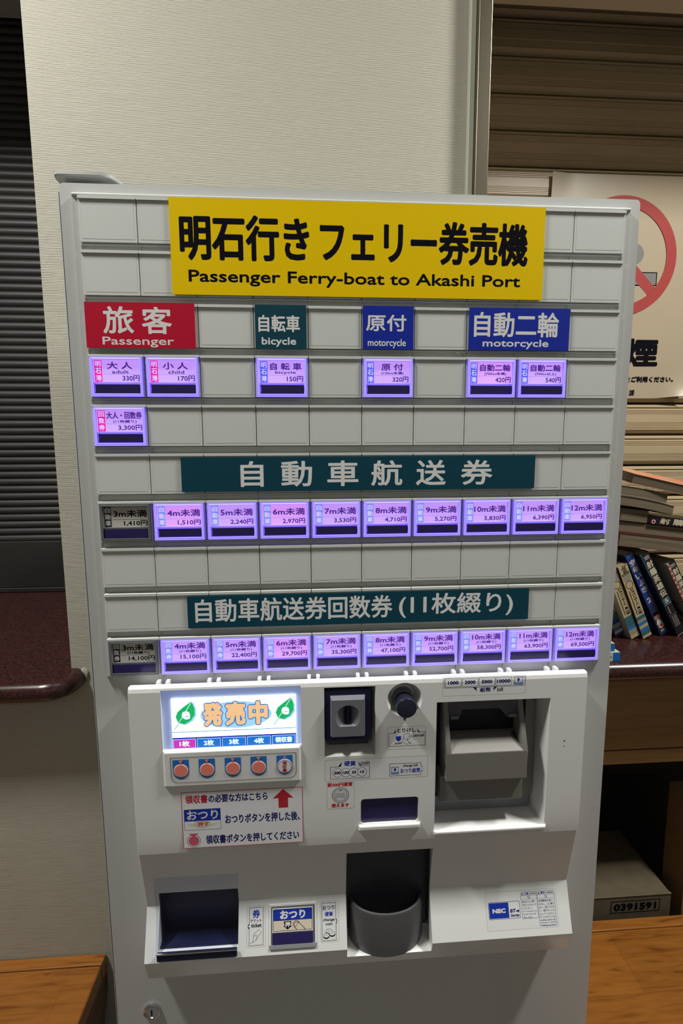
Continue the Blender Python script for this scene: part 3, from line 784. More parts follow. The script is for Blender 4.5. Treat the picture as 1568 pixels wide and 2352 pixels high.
def leaf(x, z, s_):
    pts = [(-0.62, -0.55), (-0.80, -0.05), (-0.62, 0.40), (-0.15, 0.80), (0.55, 1.30), (0.78, 0.70), (0.78, 0.10), (0.45, -0.40), (-0.10, -0.72)]
    sh = [(x + (px + 0.14) * s_, z + (py - 0.10) * s_) for px, py in pts]
    b.flat(sh, w1 + 0.0001, 'lcd_sky')
    P2 = [(x + px * s_, z + py * s_) for px, py in pts]
    b.flat(P2, w1 + 0.0002, 'lcd_green')
    b.stroke([(x - 0.95 * s_, z - 1.15 * s_), (x - 0.25 * s_, z - 0.25 * s_)], 0.0009, w1 + 0.0003, 'lcd_green')
    b.stroke([(x - 0.55 * s_, z - 0.55 * s_), (x + 0.50 * s_, z + 1.15 * s_)], 0.0006, w1 + 0.0003, 'lcd_mint')
    b.text('e', x - 0.28 * s_, x + 0.40 * s_, z - 0.28 * s_, z + 0.45 * s_, w1 + 0.0004, 'lcd_white', 0.0006)
leaf(-0.2070, 1.0195, 0.0138); leaf(-0.0930, 1.0205, 0.0132)
ds = part(b, 'display_screen')
b = U(); b.box(-0.2328, -0.0742, 0.9795, 1.0525, 0.0284, 0.0290, 'screen_pane'); part(b, 'screen_cover', ds)

# quantity buttons on their raised strip
b = U(); b.frustum((-0.2345, -0.0745, 0.9345, 0.9815), 0.0290, (-0.2310, -0.0765, 0.9370, 0.9785), 0.0330, 'white_case')
w = 0.0333
out = [(-0.2243, 0.9728), (-0.0805, 0.9728), (-0.0805, 0.9500)] + [(-0.0885 + 0.008 * math.cos(math.radians(a)), 0.9495 + 0.008 * math.sin(math.radians(a))) for a in range(0, -91, -15)] + [(-0.2163 + 0.008 * math.cos(math.radians(a)), 0.9495 + 0.008 * math.sin(math.radians(a))) for a in range(-90, -181, -15)] + [(-0.2243, 0.9500)]
b.flat(out, w - 0.0002, 'sticker'); b.stroke(out, 0.0006, w, 'grey_ink', True)
strip = part(b, 'button_strip', bevel=0.0008)
def quantity_button(cx, name):
    b = U(); z = 0.9568; w = 0.0333
    plate = [(cx - 0.0092, 0.9700), (cx + 0.0092, 0.9700), (cx + 0.0092, z)] + [(cx + 0.0092 * math.cos(math.radians(a)), z - 0.001 + 0.0098 * math.sin(math.radians(a))) for a in range(-5, -176, -10)] + [(cx - 0.0092, z)]
    b.flat(plate, w, 'azure')
    b.disc(cx, z, 0.0084, w + 0.0002, 'sticker_white', 32)
    if name == 'quantity_button':
        b.prism([(cx + 0.0072 * math.cos(2 * math.pi * i / 32), z + 0.0072 * math.sin(2 * math.pi * i / 32)) for i in range(32)], w, w + 0.0007, 'coral')
        b.flat([(cx - 0.0030, 0.9696), (cx + 0.0030, 0.9696), (cx, 0.9643)], w + 0.0004, 'pale_rose')
        b.stroke([(cx - 0.0030, 0.9696), (cx, 0.9643), (cx + 0.0030, 0.9696)], 0.0004, w + 0.0005, 'navy_ink')
    else:
        b.prism([(cx + 0.0086 * math.cos(2 * math.pi * i / 32), z + 0.0086 * math.sin(2 * math.pi * i / 32)) for i in range(32)], w, w + 0.0006, 'sticker_white')
        b.ring(cx, z, 0.0074, 0.0078, w + 0.0008, 'red_ink')
        for i, ch in enumerate('領収書'): b.text(ch, cx - 0.0025, cx + 0.0025, z + 0.0022 - i * 0.0047, z + 0.0065 - i * 0.0047, w + 0.0008, 'red_ink', 0.00015)
        b.flat([(cx - 0.0022, 0.9696), (cx + 0.0022, 0.9696), (cx, 0.9660)], w + 0.0009, 'pale_rose')
    return part(b, name, strip)
for x in (-0.2129, -0.1833, -0.1536, -0.1240): quantity_button(x, 'quantity_button')
quantity_button(-0.0939, 'receipt_button')['label'] = 'white receipt button lettered in red'

# red-bordered notice
b = U(0.0300); w = 0.0305
b.rect(-0.2150, -0.0738, 0.8548, 0.9265, w, 'sticker_white'); b.frame(-0.2150, -0.0738, 0.8548, 0.9265, 0.0007, w + 0.0002, 'red_ink')
w += 0.0002
b.text('領収書', -0.2107, -0.1848, 0.9120, 0.9228, w, 'red_ink', 0.00030); b.text('の必要な方はこちら', -0.1840, -0.1149, 0.9120, 0.9226, w, 'navy_ink', 0.00030)
b.flat([(-0.0967, 0.9252), (-0.0845, 0.9135), (-0.0910, 0.9135), (-0.0910, 0.9010), (-0.1023, 0.9010), (-0.1023, 0.9135), (-0.1088, 0.9135)], w, 'red_ink')
b.rect(-0.2127, -0.1707, 0.8895, 0.9045, w, 'blue_ink'); b.frame(-0.2127, -0.1707, 0.8780, 0.9045, 0.0004, w, 'navy_ink')
b.text('おつり', -0.2097, -0.1735, 0.8910, 0.9032, w + 0.0002, 'white_ink', 0.00035)
b.flat([(-0.2010, 0.8892), (-0.1830, 0.8892), (-0.1830, 0.8855), (-0.1735, 0.8855), (-0.1920, 0.8792), (-0.2105, 0.8855), (-0.2010, 0.8855)], w, 'cream')
b.text('押す', -0.1975, -0.1845, 0.8822, 0.8882, w + 0.0002, 'red_ink', 0.00010)
b.text('おつりボタンを押した後、', -0.1655, -0.0772, 0.8838, 0.8958, w, 'navy_ink', 0.00030)
b.disc(-0.2028, 0.8640, 0.0078, w, 'sticker', 28); b.ring(-0.2028, 0.8640, 0.0076, 0.0081, w + 0.0001, 'navy_ink', 28); b.disc(-0.2028, 0.8640, 0.0062, w + 0.0001, 'rose', 28)
b.flat([(-0.2085, 0.8735), (-0.1970, 0.8735), (-0.2028, 0.8690)], w + 0.0002, 'rose')
b.text('領収書ボタンを押してください', -0.1888, -0.0785, 0.8590, 0.8705, w, 'navy_ink', 0.00030)
part(b, 'receipt_notice', label='white notice with red border about receipts')

# coin slot
b = U(); b.box(-0.0455, 0.0100, 0.9700, 1.0470, 0.0062, 0.0120, 'slate')
b.box(-0.0420, 0.0060, 0.9715, 0.9850, 0.0120, 0.0190, 'dark_plastic')  # dark block standing in for the shadow below the bezel
cs = part(b, 'coin_slot')
b = U(); b.prism(rr(-0.0465, 0.0072, 0.9835, 1.0462, 0.003), 0.0120, 0.0290, 'navy_plastic'); part(b, 'slot_bezel', cs, bevel=0.0012)
b = U(); a = (-0.0408, 0.0020, 0.9880, 1.0405); c_ = (-0.0385, -0.0008, 0.9915, 1.0365)
b.frustum(a, 0.0250, c_, 0.0360, 'slate')
dish = U(); k = 36
oval = [(-0.0195 + 0.0155 * math.cos(2 * math.pi * i / k), 1.0150 + 0.0150 * math.sin(2 * math.pi * i / k)) for i in range(k)]
oval = [(x, max(z, 1.0040)) for x, z in oval]
inner = [(-0.0195 + 0.0035 * math.cos(2 * math.pi * i / k), 1.0160 + 0.0125 * math.sin(2 * math.pi * i / k)) for i in range(k)]
dish.add([(x, z, 0.0365) for x, z in oval] + [(x, max(z, 1.0050), 0.0280) for x, z in inner], [tuple(range(k - 1, -1, -1))][:0] + [tuple(range(k, 2 * k))] + [(i, (i + 1) % k, k + (i + 1) % k, k + i) for i in range(k)] + [tuple(range(k - 1, -1, -1))], 'slate')
pl = part(b, 'slot_plate', cs)
carve(pl, clean([dish])); finish(pl, smooth=30, bevel=0.0006)
b = U(); b.box(-0.0207, -0.0183, 1.0000, 1.0290, 0.0270, 0.0330, 'slot'); part(b, 'slit', cs)

# cancel lever
b = U(); b.prism([(0.0480 + 0.0125 * math.cos(math.radians(a)), 1.0275 + 0.0125 * math.sin(math.radians(a))) for a in range(-35, 216, 12)] + [(0.0483, 1.0050)], 0.0142, 0.0225, 'slate')
cl = part(b, 'cancel_lever', bevel=0.0006)
b = U(); b.lathe([(0.0112, 0.015), (0.0112, 0.0330), (0.0122, 0.0345), (0.0122, 0.0400), (0.0115, 0.0412), (0.0070, 0.0418), (0.0, 0.0420)], 0.0482, 1.0262, 'knob', 40); part(b, 'lever_knob', cl, smooth=40)

# printed stickers
w = 0.0303
b = U(0.0300)
def seam(x0, x1, z0, z1, r, ww=0.00035): b.frame(x0, x1, z0, z1, ww, w - 0.0001, 'seam', r)
b.flat(rr(0.0272, 0.0738, 0.9690, 0.9975, 0.002), w - 0.0002, 'sticker'); seam(0.0272, 0.0738, 0.9690, 0.9975, 0.002)
b.stroke([(0.0372, 0.9898), (0.0293, 0.9898), (0.0293, 0.9730), (0.0729, 0.9730), (0.0729, 0.9898), (0.0645, 0.9898)], 0.0005, w, 'ink')
b.flat([(0.0352, 0.9898), (0.0372, 0.9898), (0.0378, 0.9950)], w, 'ink'); b.flat([(0.0662, 0.9898), (0.0642, 0.9898), (0.0632, 0.9950)], w, 'ink')
b.text('とりけし', 0.0392, 0.0617, 0.9900, 0.9955, w, 'ink', 0.00018)
b.flat([(0.0375, 0.9855), (0.0442, 0.9855), (0.0437, 0.9820), (0.0448, 0.9820), (0.0409, 0.9785), (0.0370, 0.9820), (0.0381, 0.9820)], w, 'blue_ink')
b.text('push', 0.0367, 0.0452, 0.9745, 0.9785, w, 'ink', 0.00012); b.text('cancel', 0.0580, 0.0715, 0.9840, 0.9880, w, 'ink', 0.00014)
b.ring(0.0510, 0.9845, 0.0038, 0.0042, w, 'ink', 24); b.ring(0.0510, 0.9800, 0.0048, 0.0052, w, 'ink', 24, 120, 330); b.ring(0.0560, 0.9810, 0.0042, 0.0046, w, 'ink', 24, 70, 230)
b.stroke([(0.0565, 0.9850), (0.0610, 0.9805)], 0.0005, w, 'ink'); b.stroke([(0.0530, 0.9780), (0.0565, 0.9750)], 0.0005, w, 'ink')
part(b, 'cancel_sticker')
b = U(0.0300)
b.flat(rr(-0.0468, 0.0768, 0.9320, 0.9590, 0.002), w - 0.0002, 'sticker'); seam(-0.0468, 0.0768, 0.9320, 0.9590, 0.002)
b.stroke([(-0.0295, 0.9500), (-0.0402, 0.9500), (-0.0402, 0.9345), (0.0063, 0.9345), (0.0063, 0.9500), (-0.0045, 0.9500)], 0.0005, w, 'ink')
b.flat([(-0.0312, 0.9500), (-0.0280, 0.9500), (-0.0264, 0.9562)], w, 'ink'); b.flat([(-0.0055, 0.9500), (-0.0030, 0.9500), (-0.0078, 0.9562)], w, 'blue_ink')
b.text('硬貨', -0.0240, -0.0102, 0.9503, 0.9570, w, 'blue_ink', 0.00025); b.text('coin', -0.0042, 0.0067, 0.9513, 0.9562, w, 'ink', 0.00014)
for i, t in enumerate(('500', '100', '50', '10')):
    cx = -0.0320 + i * 0.0098
    b.disc(cx, 0.9422, 0.0056, w + 0.0001 * (i + 1), 'sticker_white', 28); b.ring(cx, 0.9422, 0.0052, 0.0057, w + 0.0001 * (i + 1) + 0.00005, 'navy_ink', 32)
    h = 0.0040 if len(t) == 3 else 0.0027
    b.text(t, cx - h, cx + h, 0.9402, 0.9442, w + 0.0006, 'ink', 0.00022, shear=0.15)
b.stroke([(0.0306, 0.9505), (0.0685, 0.9505), (0.0685, 0.9460)], 0.0005, w, 'ink'); b.stroke([(0.0306, 0.9505), (0.0306, 0.9350), (0.0685, 0.9350), (0.0685, 0.9390)], 0.0005, w, 'ink')
b.flat([(0.0685, 0.9482), (0.0692, 0.9450), (0.0716, 0.9405)], w, 'ink'); b.flat([(0.0685, 0.9400), (0.0716, 0.9385), (0.0690, 0.9410)], w, 'ink')
b.text('change bill', 0.0465, 0.0645, 0.9450, 0.9492, w, 'ink', 0.00012); b.text('おつり紙幣', 0.0436, 0.0678, 0.9378, 0.9440, w, 'blue_ink', 0.00016)
def bill_icon(x0, x1, z0, z1, up):
    m_ = (x0 + x1) / 2; h = z1 - z0; q = (x1 - x0) * 0.1
    b.rect(x0, x1, z0, z0 + h * 0.32, w, 'pale_blue')
    b.stroke([(x0, z0), (x0 + q, z1), (x1 - q, z1), (x1, z0)], 0.0005, w + 0.0001, 'navy_ink', True); b.stroke([(x0 - q * 0.3, z1), (x1 + q * 0.3, z1)], 0.0006, w + 0.0001, 'navy_ink')
    s_ = 1 if up else -1; c0 = z0 + h * 0.64
    b.flat([(m_ - 0.0010, c0 - s_ * 0.0022), (m_ + 0.0010, c0 - s_ * 0.0022), (m_ + 0.0010, c0), (m_ + 0.0021, c0), (m_, c0 + s_ * 0.0024), (m_ - 0.0021, c0), (m_ - 0.0010, c0)], w + 0.0001, 'blue_ink')
bill_icon(0.0325, 0.0415, 0.9372, 0.9460, False)
part(b, 'coin_sticker')
b = U(0.0300)
seam(-0.0445, -0.0120, 0.8958, 0.9305, 0.002, 0.0003)
b.text('新500円硬貨', -0.0437, -0.0140, 0.9243, 0.9298, w, 'red_ink', 0.00025)
b.disc(-0.0285, 0.9133, 0.0103, w, 'grey_ink', 36); b.disc(-0.0285, 0.9133, 0.0095, w + 0.0001, 'sticker', 36); b.ring(-0.0285, 0.9133, 0.0076, 0.0083, w + 0.0002, 'grey_ink'); b.ring(-0.0285, 0.9125, 0.0055, 0.0058, w + 0.0002, 'grey_ink')
b.text('500', -0.0350, -0.0220, 0.9093, 0.9163, w + 0.0003, 'grey_ink', 0.00045); b.text('500', -0.0346, -0.0224, 0.9097, 0.9159, w + 0.0004, 'sticker')
b.flat([(-0.0310, 0.9190), (-0.0260, 0.9190), (-0.0285, 0.9205)], w + 0.0003, 'grey_ink')
b.text('使えます', -0.0395, -0.0182, 0.8975, 0.9028, w, 'red_ink', 0.00025)
part(b, 'new_coin_sticker')
b = U(0.0300)
seam(0.0930, 0.1934, 1.0335, 1.0582, 0.002, 0.0003)
b.stroke(rr(0.0946, 0.1923, 1.0435, 1.0562, 0.0015), 0.0005, w, 'navy_ink', True)
for i, t in enumerate(('1000', '2000', '5000', '10000')):
    x0 = 0.0960 + i * 0.0203; b.frame(x0, x0 + 0.0190, 1.0448, 1.0550, 0.0004, w, 'navy_ink')
    h = 0.0065 if i < 3 else 0.0082
    b.text(t, x0 + 0.0095 - h, x0 + 0.0095 + h, 1.0476, 1.0522, w, 'navy_ink', 0.0003)
bill_icon(0.1788, 0.1900, 1.0450, 1.0545, True)
b.flat([(0.1290, 1.0435), (0.1335, 1.0435), (0.1340, 1.0385)], w, 'navy_ink'); b.flat([(0.1545, 1.0435), (0.1590, 1.0435), (0.1540, 1.0385)], w, 'navy_ink')
b.text('紙幣', 0.1380, 0.1510, 1.0370, 1.0428, w, 'navy_ink', 0.0002); b.text('bill', 0.1590, 0.1658, 1.0372, 1.0422, w, 'ink', 0.00012)
part(b, 'bill_sticker')
b = U(0.0300); b.disc(0.2450, 0.9700, 0.0011, w, 'grey_ink', 10); b.disc(0.2450, 0.9630, 0.0008, w, 'grey_ink', 10); part(b, 'speck')

# change amount display
b = U(); b.prism(rr(-0.0040, 0.0660, 0.8735, 0.9065, 0.004), 0.0258, 0.0272, 'window_dark'); cd = part(b, 'change_display')
b = U(); x0, x1 = -0.0075, 0.0695
b.frustum((x0, x1, 0.8640, 0.8733), 0.0290, (x0 + 0.002, x1 - 0.002, 0.8672, 0.8728), 0.0335, 'white_case')
part(b, 'display_lip', cd, bevel=0.0015, seg=3)

# bill acceptor
b = U(); b.box(0.0885, 0.2185, 0.8850, 1.0255, -0.0038, -0.0010, 'slot')
b.box(0.0885, 0.2165, 0.8648, 0.8850, -0.0038, 0.0030, 'slate'); b.box(0.2060, 0.2180, 0.8850, 1.0250, -0.0020, 0.0060, 'grey_plastic')
ba = part(b, 'bill_acceptor')
b = U()
b.box(0.0935, 0.1975, 0.8925, 0.9270, -0.001, 0.0250, 'grey_plastic'); part(b, 'lower_block', ba, bevel=0.002)
b = U()
b.add([(0.0985, 0.9250, 0.0), (0.1985, 0.9250, 0.0), (0.0985, 0.9255, 0.0330), (0.1985, 0.9255, 0.0330), (0.0985, 0.9620, 0.0330), (0.1985, 0.9620, 0.0330), (0.1075, 0.9720, 0.0130), (0.1830, 0.9720, 0.0130), (0.0985, 0.9720, 0.0), (0.1985, 0.9720, 0.0)],
      [(0, 1, 3, 2), (2, 3, 5, 4), (4, 5, 7, 6), (6, 7, 9, 8), (0, 8, 9, 1), (0, 2, 4), (0, 4, 6), (0, 6, 8), (1, 5, 3), (1, 7, 5), (1, 9, 7)][:5] + [(0, 2, 4, 6, 8), (1, 9, 7, 5, 3)], 'grey_plastic')
part(b, 'bill_shelf', ba, bevel=0.0012)
for x0, x1 in ((0.0985, 0.1045), (0.1925, 0.1985)):                 # side cheeks running up from the shelf
    b = U(); M2 = b.M
    b.M = M2 @ Matrix(((0, 0, 1, 0), (1, 0, 0, 0), (0, 1, 0, 0), (0, 0, 0, 1)))
    b.prism([(0.9450, 0.0), (0.9450, 0.0325), (0.9620, 0.0330), (1.0080, 0.0150), (1.0240, 0.0110), (1.0240, 0.0)], x0, x1, 'grey_plastic')
    part(b, 'side_cheek', ba, bevel=0.0015)
b = U(); hp = [(0.1040, 1.0225), (0.1930, 1.0225), (0.1930, 0.9940), (0.1800, 0.9940), (0.1700, 1.0060), (0.1230, 1.0060), (0.1190, 0.9940), (0.1040, 0.9940)]
b.prism(hp, 0.0, 0.0125, 'hood'); part(b, 'slot_hood', ba, bevel=0.0015)
b = U(); b.box(0.1080, 0.1180, 0.9945, 0.9990, 0.0125, 0.0150, 'slate'); b.box(0.1810, 0.1915, 0.9945, 0.9990, 0.0125, 0.0150, 'slate'); part(b, 'bill_guide', ba, bevel=0.001)
b = U(); b.frustum((0.0845, 0.2275, 0.8530, 0.8605), 0.0290, (0.0870, 0.2255, 0.8560, 0.8595), 0.0330, 'white_case'); part(b, 'acceptor_lip', ba, bevel=0.0012)

# sloping ledge: local frame u = right, v = up the slope, w = outwards; s runs down from the crease
LY, LZ = -0.010, 0.761
dv = Vector((0.0, 0.3457, 0.9383))
LEDGE = Matrix(((1, 0, 0, 0), (0, dv.y * 0.937, -0.9383, LY), (0, dv.z * 0.937, 0.3457, LZ), (0, 0, 0, 1)))
def Lg(film=0.0): return MB(LEDGE, film)
# ticket tray with clear flap
b = U(); b.box(-0.2525, -0.1565, 0.7110, 0.7820, -0.0058, -0.0045, 'navy_plastic')
b.box(-0.2527, -0.2515, 0.7110, 0.7820, -0.0058, 0.0100, 'navy_plastic'); b.box(-0.1575, -0.1563, 0.7110, 0.7820, -0.0058, 0.0100, 'navy_plastic'); b.box(-0.2525, -0.1565, 0.7108, 0.7120, -0.0058, 0.0200, 'navy_plastic'); b.box(-0.2525, -0.1565, 0.7808, 0.7822, -0.0058, 0.0095, 'navy_plastic')
tt = part(b, 'ticket_tray', label='dark blue ticket outlet')
b = MB()
sec = [(-0.0135, 0.8310), (-0.0175, 0.8130), (-0.0205, 0.8050), (-0.0225, 0.7680), (-0.0340, 0.7200), (-0.0345, 0.7120)]
n = len(sec)
top = [(-0.2600, -0.1530), (-0.2560, -0.1535), (-0.2550, -0.1540), (-0.2535, -0.1550), (-0.2530, -0.1560), (-0.2530, -0.1560)]
b.add([(top[i][0], y, z) for i, (y, z) in enumerate(sec)] + [(top[i][1], y, z) for i, (y, z) in enumerate(sec)], [(i, n + i, n + i + 1, i + 1) for i in range(n - 1)], 'flap')
b.add([(-0.2600, -0.0120, 0.8310), (-0.2560, -0.0175, 0.8130), (-0.2535, -0.0225, 0.7680), (-0.2530, -0.0340, 0.7200), (-0.2530, -0.0300, 0.7110), (-0.2530, -0.0160, 0.7680)], [(0, 1, 2, 5), (5, 2, 3, 4)], 'flap')
b.box(-0.2390, -0.1545, -0.0186, -0.0176, 0.8112, 0.8122, 'flap_edge')
fl = part(b, 'clear_flap', tt)
b = MB(); b.M = Matrix.Translation((0, -0.0346, 0.7195)); b.box(-0.2528, -0.1562, -0.0008, 0.0008, -0.0008, 0.0008, 'chrome'); part(b, 'flap_rim', tt)
b = MB(); b.box(-0.2526, -0.1564, -0.0345, -0.0300, 0.7085, 0.7185, 'navy_plastic'); part(b, 'flap_foot', tt, bevel=0.001)
# ticket and change-coin stickers
b = Lg(); w = 0.0003
b.flat(rr(-0.1455, -0.1225, -0.0550, -0.0072, 0.0015), w - 0.0002, 'sticker'); b.frame(-0.1455, -0.1225, -0.0550, -0.0072, 0.0003, w - 0.0001, 'seam', 0.0015)
b.stroke([(-0.1426, -0.0312), (-0.1426, -0.0527), (-0.1254, -0.0527), (-0.1254, -0.0092), (-0.1426, -0.0092), (-0.1426, -0.0290)], 0.0005, w, 'ink')
b.flat([(-0.1428, -0.0270), (-0.1428, -0.0300), (-0.1448, -0.0308)], w, 'ink'); b.flat([(-0.1428, -0.0345), (-0.1428, -0.0316), (-0.1448, -0.0308)], w, 'ink')
b.text('券', -0.1387, -0.1293, -0.0214, -0.0116, w, 'blue_ink', 0.0003); b.text('チケット', -0.1413, -0.1274, -0.0266, -0.0224, w, 'ink', 0.0001); b.text('ticket', -0.1405, -0.1274, -0.0322, -0.0272, w, 'ink', 0.0002)
b.stroke([(-0.1300, -0.0345), (-0.1365, -0.0392), (-0.1372, -0.0425), (-0.1340, -0.0408), (-0.1332, -0.0428), (-0.1345, -0.0472), (-0.1380, -0.0488)], 0.0004, w, 'ink'); b.stroke([(-0.1272, -0.0368), (-0.1310, -0.0425), (-0.1340, -0.0465)], 0.0004, w, 'ink')
b.stroke([(-0.1372, -0.0425), (-0.1382, -0.0490), (-0.1412, -0.0500)], 0.0004, w, 'ink')
part(b, 'ticket_sticker')
b = Lg()
b.flat(rr(-0.0542, -0.0308, -0.0545, -0.0070, 0.0015), w - 0.0002, 'sticker'); b.frame(-0.0542, -0.0308, -0.0545, -0.0070, 0.0003, w - 0.0001, 'seam', 0.0015)
b.stroke([(-0.0345, -0.0330), (-0.0345, -0.0530), (-0.0521, -0.0530), (-0.0521, -0.0092), (-0.0345, -0.0092), (-0.0345, -0.0290)], 0.0005, w, 'ink')
b.flat([(-0.0345, -0.0275), (-0.0345, -0.0303), (-0.0324, -0.0312)], w, 'ink'); b.flat([(-0.0345, -0.0350), (-0.0345, -0.0322), (-0.0324, -0.0312)], w, 'ink')
b.text('おつり', -0.0512, -0.0358, -0.0174, -0.0120, w, 'navy_ink', 0.00015); b.text('硬貨', -0.0482, -0.0382, -0.0250, -0.0196, w, 'blue_ink', 0.0002)
b.text('change', -0.0508, -0.0360, -0.0315, -0.0270, w, 'ink', 0.00015); b.text('coin', -0.0476, -0.0390, -0.0354, -0.0322, w, 'ink', 0.00015)
for cx, cz in ((-0.0435, -0.0420), (-0.0468, -0.0470), (-0.0395, -0.0450)):
    b.disc(cx, cz - 0.0012, 0.0039, w, 'ink', 24, 0.0028); b.disc(cx, cz, 0.0039, w + 0.0001, 'ink', 24, 0.0028); b.disc(cx, cz, 0.0035, w + 0.0002, 'sticker', 24, 0.0024); b.stroke([(cx - 0.0012, cz), (cx + 0.0010, cz + 0.0004)], 0.0004, w + 0.0003, 'navy_ink')
part(b, 'change_sticker')
# change button
b = Lg(); x0, x1, z0, z1 = -0.1183, -0.0583, -0.0578, -0.0064
b.box(x0, x1, z1 - 0.0030, z1, -0.002, 0.0012, 'white_case'); b.box(x0, x0 + 0.0030, z0 + 0.004, z1 - 0.0030, -0.002, 0.0010, 'white_case'); b.box(x1 - 0.0030, x1, z0 + 0.004, z1 - 0.0030, -0.002, 0.0010, 'white_case')
b.box(x0 + 0.0030, x1 - 0.0030, z0 + 0.0030, z1 - 0.0030, -0.002, 0.0016, 'dark_rim'); b.box(x0 + 0.001, x1 - 0.001, z0 - 0.0005, z0 + 0.0050, -0.002, 0.0020, 'dark_edge')
cb = part(b, 'change_button', bevel=0.0006)
b = Lg(0.0022); b.box(-0.1140, -0.0634, -0.0386, -0.0110, 0.0014, 0.0022, 'sticker_white'); w2 = 0.0024
b.rect(-0.1128, -0.0645, -0.0372, -0.0122, w2, 'cream'); b.rect(-0.1128, -0.0645, -0.0250, -0.0122, w2 + 0.0001, 'blue_ink')
b.frame(-0.1128, -0.0645, -0.0372, -0.0122, 0.0006, w2 + 0.0002, 'ink', 0.001); b.stroke([(-0.1128, -0.0250), (-0.0645, -0.0250)], 0.0005, w2 + 0.0002, 'ink')
b.text('おつり', -0.1045, -0.0728, -0.0238, -0.0134, w2 + 0.0003, 'white_ink', 0.0005)
b.flat([(-0.0998, -0.0262), (-0.0902, -0.0262), (-0.0912, -0.0318), (-0.0893, -0.0318), (-0.0950, -0.0358), (-0.1007, -0.0318), (-0.0988, -0.0318)], w2 + 0.0002, 'ink')
b.text('押', -0.0982, -0.0918, -0.0334, -0.0268, w2 + 0.0003, 'sticker_white', 0.0002)
b.stroke([(-0.0835, -0.0366), (-0.0878, -0.0320), (-0.0880, -0.0285), (-0.0850, -0.0262), (-0.0820, -0.0270), (-0.0728, -0.0368)], 0.0007, w2 + 0.0002, 'ink'); b.stroke([(-0.0855, -0.0335), (-0.0812, -0.0285), (-0.0845, -0.0275), (-0.0868, -0.0300), (-0.0855, -0.0335)], 0.0005, w2 + 0.0002, 'ink')
part(b, 'label_card', cb)
b = Lg(); b.prism(rr(-0.1135, -0.0638, -0.0528, -0.0400, 0.001), 0.0014, 0.0020, 'window_dark'); part(b, 'indicator_window', cb)

# coin return cup
b = MB(); x0, x1 = -0.0208, 0.0866
b.box(x0, x1, 0.0020, 0.0036, 0.6985, 0.8298, 'dark_plastic'); b.box(x0, x0 + 0.001, -0.0110, 0.0036, 0.7100, 0.8298, 'dark_plastic'); b.box(x1 - 0.001, x1, -0.0110, 0.0036, 0.7100, 0.8298, 'dark_plastic')
b.box(x0, x1, -0.0100, 0.0036, 0.8288, 0.8298, 'dark_plastic'); b.box(x0 + 0.001, x1 - 0.02, -0.0010, 0.0020, 0.8120, 0.8288, 'slate')
cc = part(b, 'coin_return', label='dark coin return recess')
b = MB(); b.M = Matrix.Translation((0.0318, 0.0015, 0.0))
k = [(0.0488, 0.6870), (0.0488, 0.7430), (0.0478, 0.7462), (0.0440, 0.7462), (0.0430, 0.7440), (0.0400, 0.7060), (0.0, 0.7040)]
b.lathe(k[::-1], 0, 0, 'cup', 40, 180, 360, sy=0.63); part(b, 'coin_cup', cc, smooth=35, label='grey rounded coin cup')
# maker's plate and warning labels
b = Lg(); w = 0.0003
b.flat(rr(0.1590, 0.2530, -0.0556, -0.0092, 0.002), w - 0.0002, 'sticker'); b.frame(0.1590, 0.2530, -0.0556, -0.0092, 0.0003, w - 0.0001, 'seam', 0.002)
b.stroke(rr(0.1624, 0.2036, -0.0420, -0.0218, 0.0012), 0.0005, w + 0.0002, 'navy_ink', True); b.rect(0.1630, 0.1888, -0.0412, -0.0226, w, 'blue_ink')
b.text('NEC', 0.1672, 0.1845, -0.0350, -0.0295, w + 0.0002, 'white_ink', 0.00045); b.text('BT-e', 0.1902, 0.2025, -0.0353, -0.0308, w, 'navy_ink', 0.0003, shear=0.2); b.text('Series', 0.1905, 0.2025, -0.0402, -0.0366, w, 'navy_ink', 0.0002, shear=0.2)
part(b, 'maker_plate')
def warn(x0, x1, v0, head, en, lines, name):
    b = Lg(); w = 0.0003
    b.stroke(rr(x0, x1, v0, -0.0117, 0.001), 0.0004, w, 'navy_ink', True); b.rect(x0, x1, -0.0161, -0.0158, w, 'navy_ink'); b.rect(x0, x1, -0.0205, -0.0202, w, 'navy_ink')
    b.flat([(x0 + 0.0010, -0.0150), (x0 + 0.0038, -0.0150), (x0 + 0.0024, -0.0126)], w, 'navy_ink')
    b.text(head, x0 + 0.0046, x0 + 0.0106, -0.0151, -0.0124, w, 'blue_ink', 0.0001); b.text(en, x0 + 0.0114, x1 - 0.0008, -0.0149, -0.0129, w, 'navy_ink', 0.00008)
    m_ = (x0 + x1) / 2; b.ring(m_, -0.0182, 0.0014, 0.0018, w, 'navy_ink', 20); b.stroke([(m_ - 0.0011, -0.0171), (m_ + 0.0011, -0.0193)], 0.0004, w, 'navy_ink')
    v = -0.0218
    for t in lines:
        asc = ord(t[0]) < 128; h = 0.0030 if not asc else 0.0024; W_ = x1 - x0 - 0.0024
        L_ = min(W_, len(t) * (0.00265 if not asc else 0.0014))
        b.text(t, x0 + 0.0012, x0 + 0.0012 + L_, v - h, v, w, 'navy_ink', 0.00005, res=1); v -= 0.0040 if not asc else 0.0034
    part(b, name)
warn(0.2060, 0.2272, -0.0435, '注意', 'CAUTION', ['取出口より奥へ', '手を入れないで', 'ください。', 'Do not put your', 'hands beyond', 'the slot.'], 'caution_label')
warn(0.2282, 0.2505, -0.0530, '警告', 'WARNING', ['転倒事故を防ぐ', 'ために、上に乗ら', 'ない、揺さぶらな', 'い、傾けないよう', 'にしてください。', 'Do not get on top,', 'wobble and/or tilt', 'a body, to avoid', 'a falling accident.'], 'warning_label')
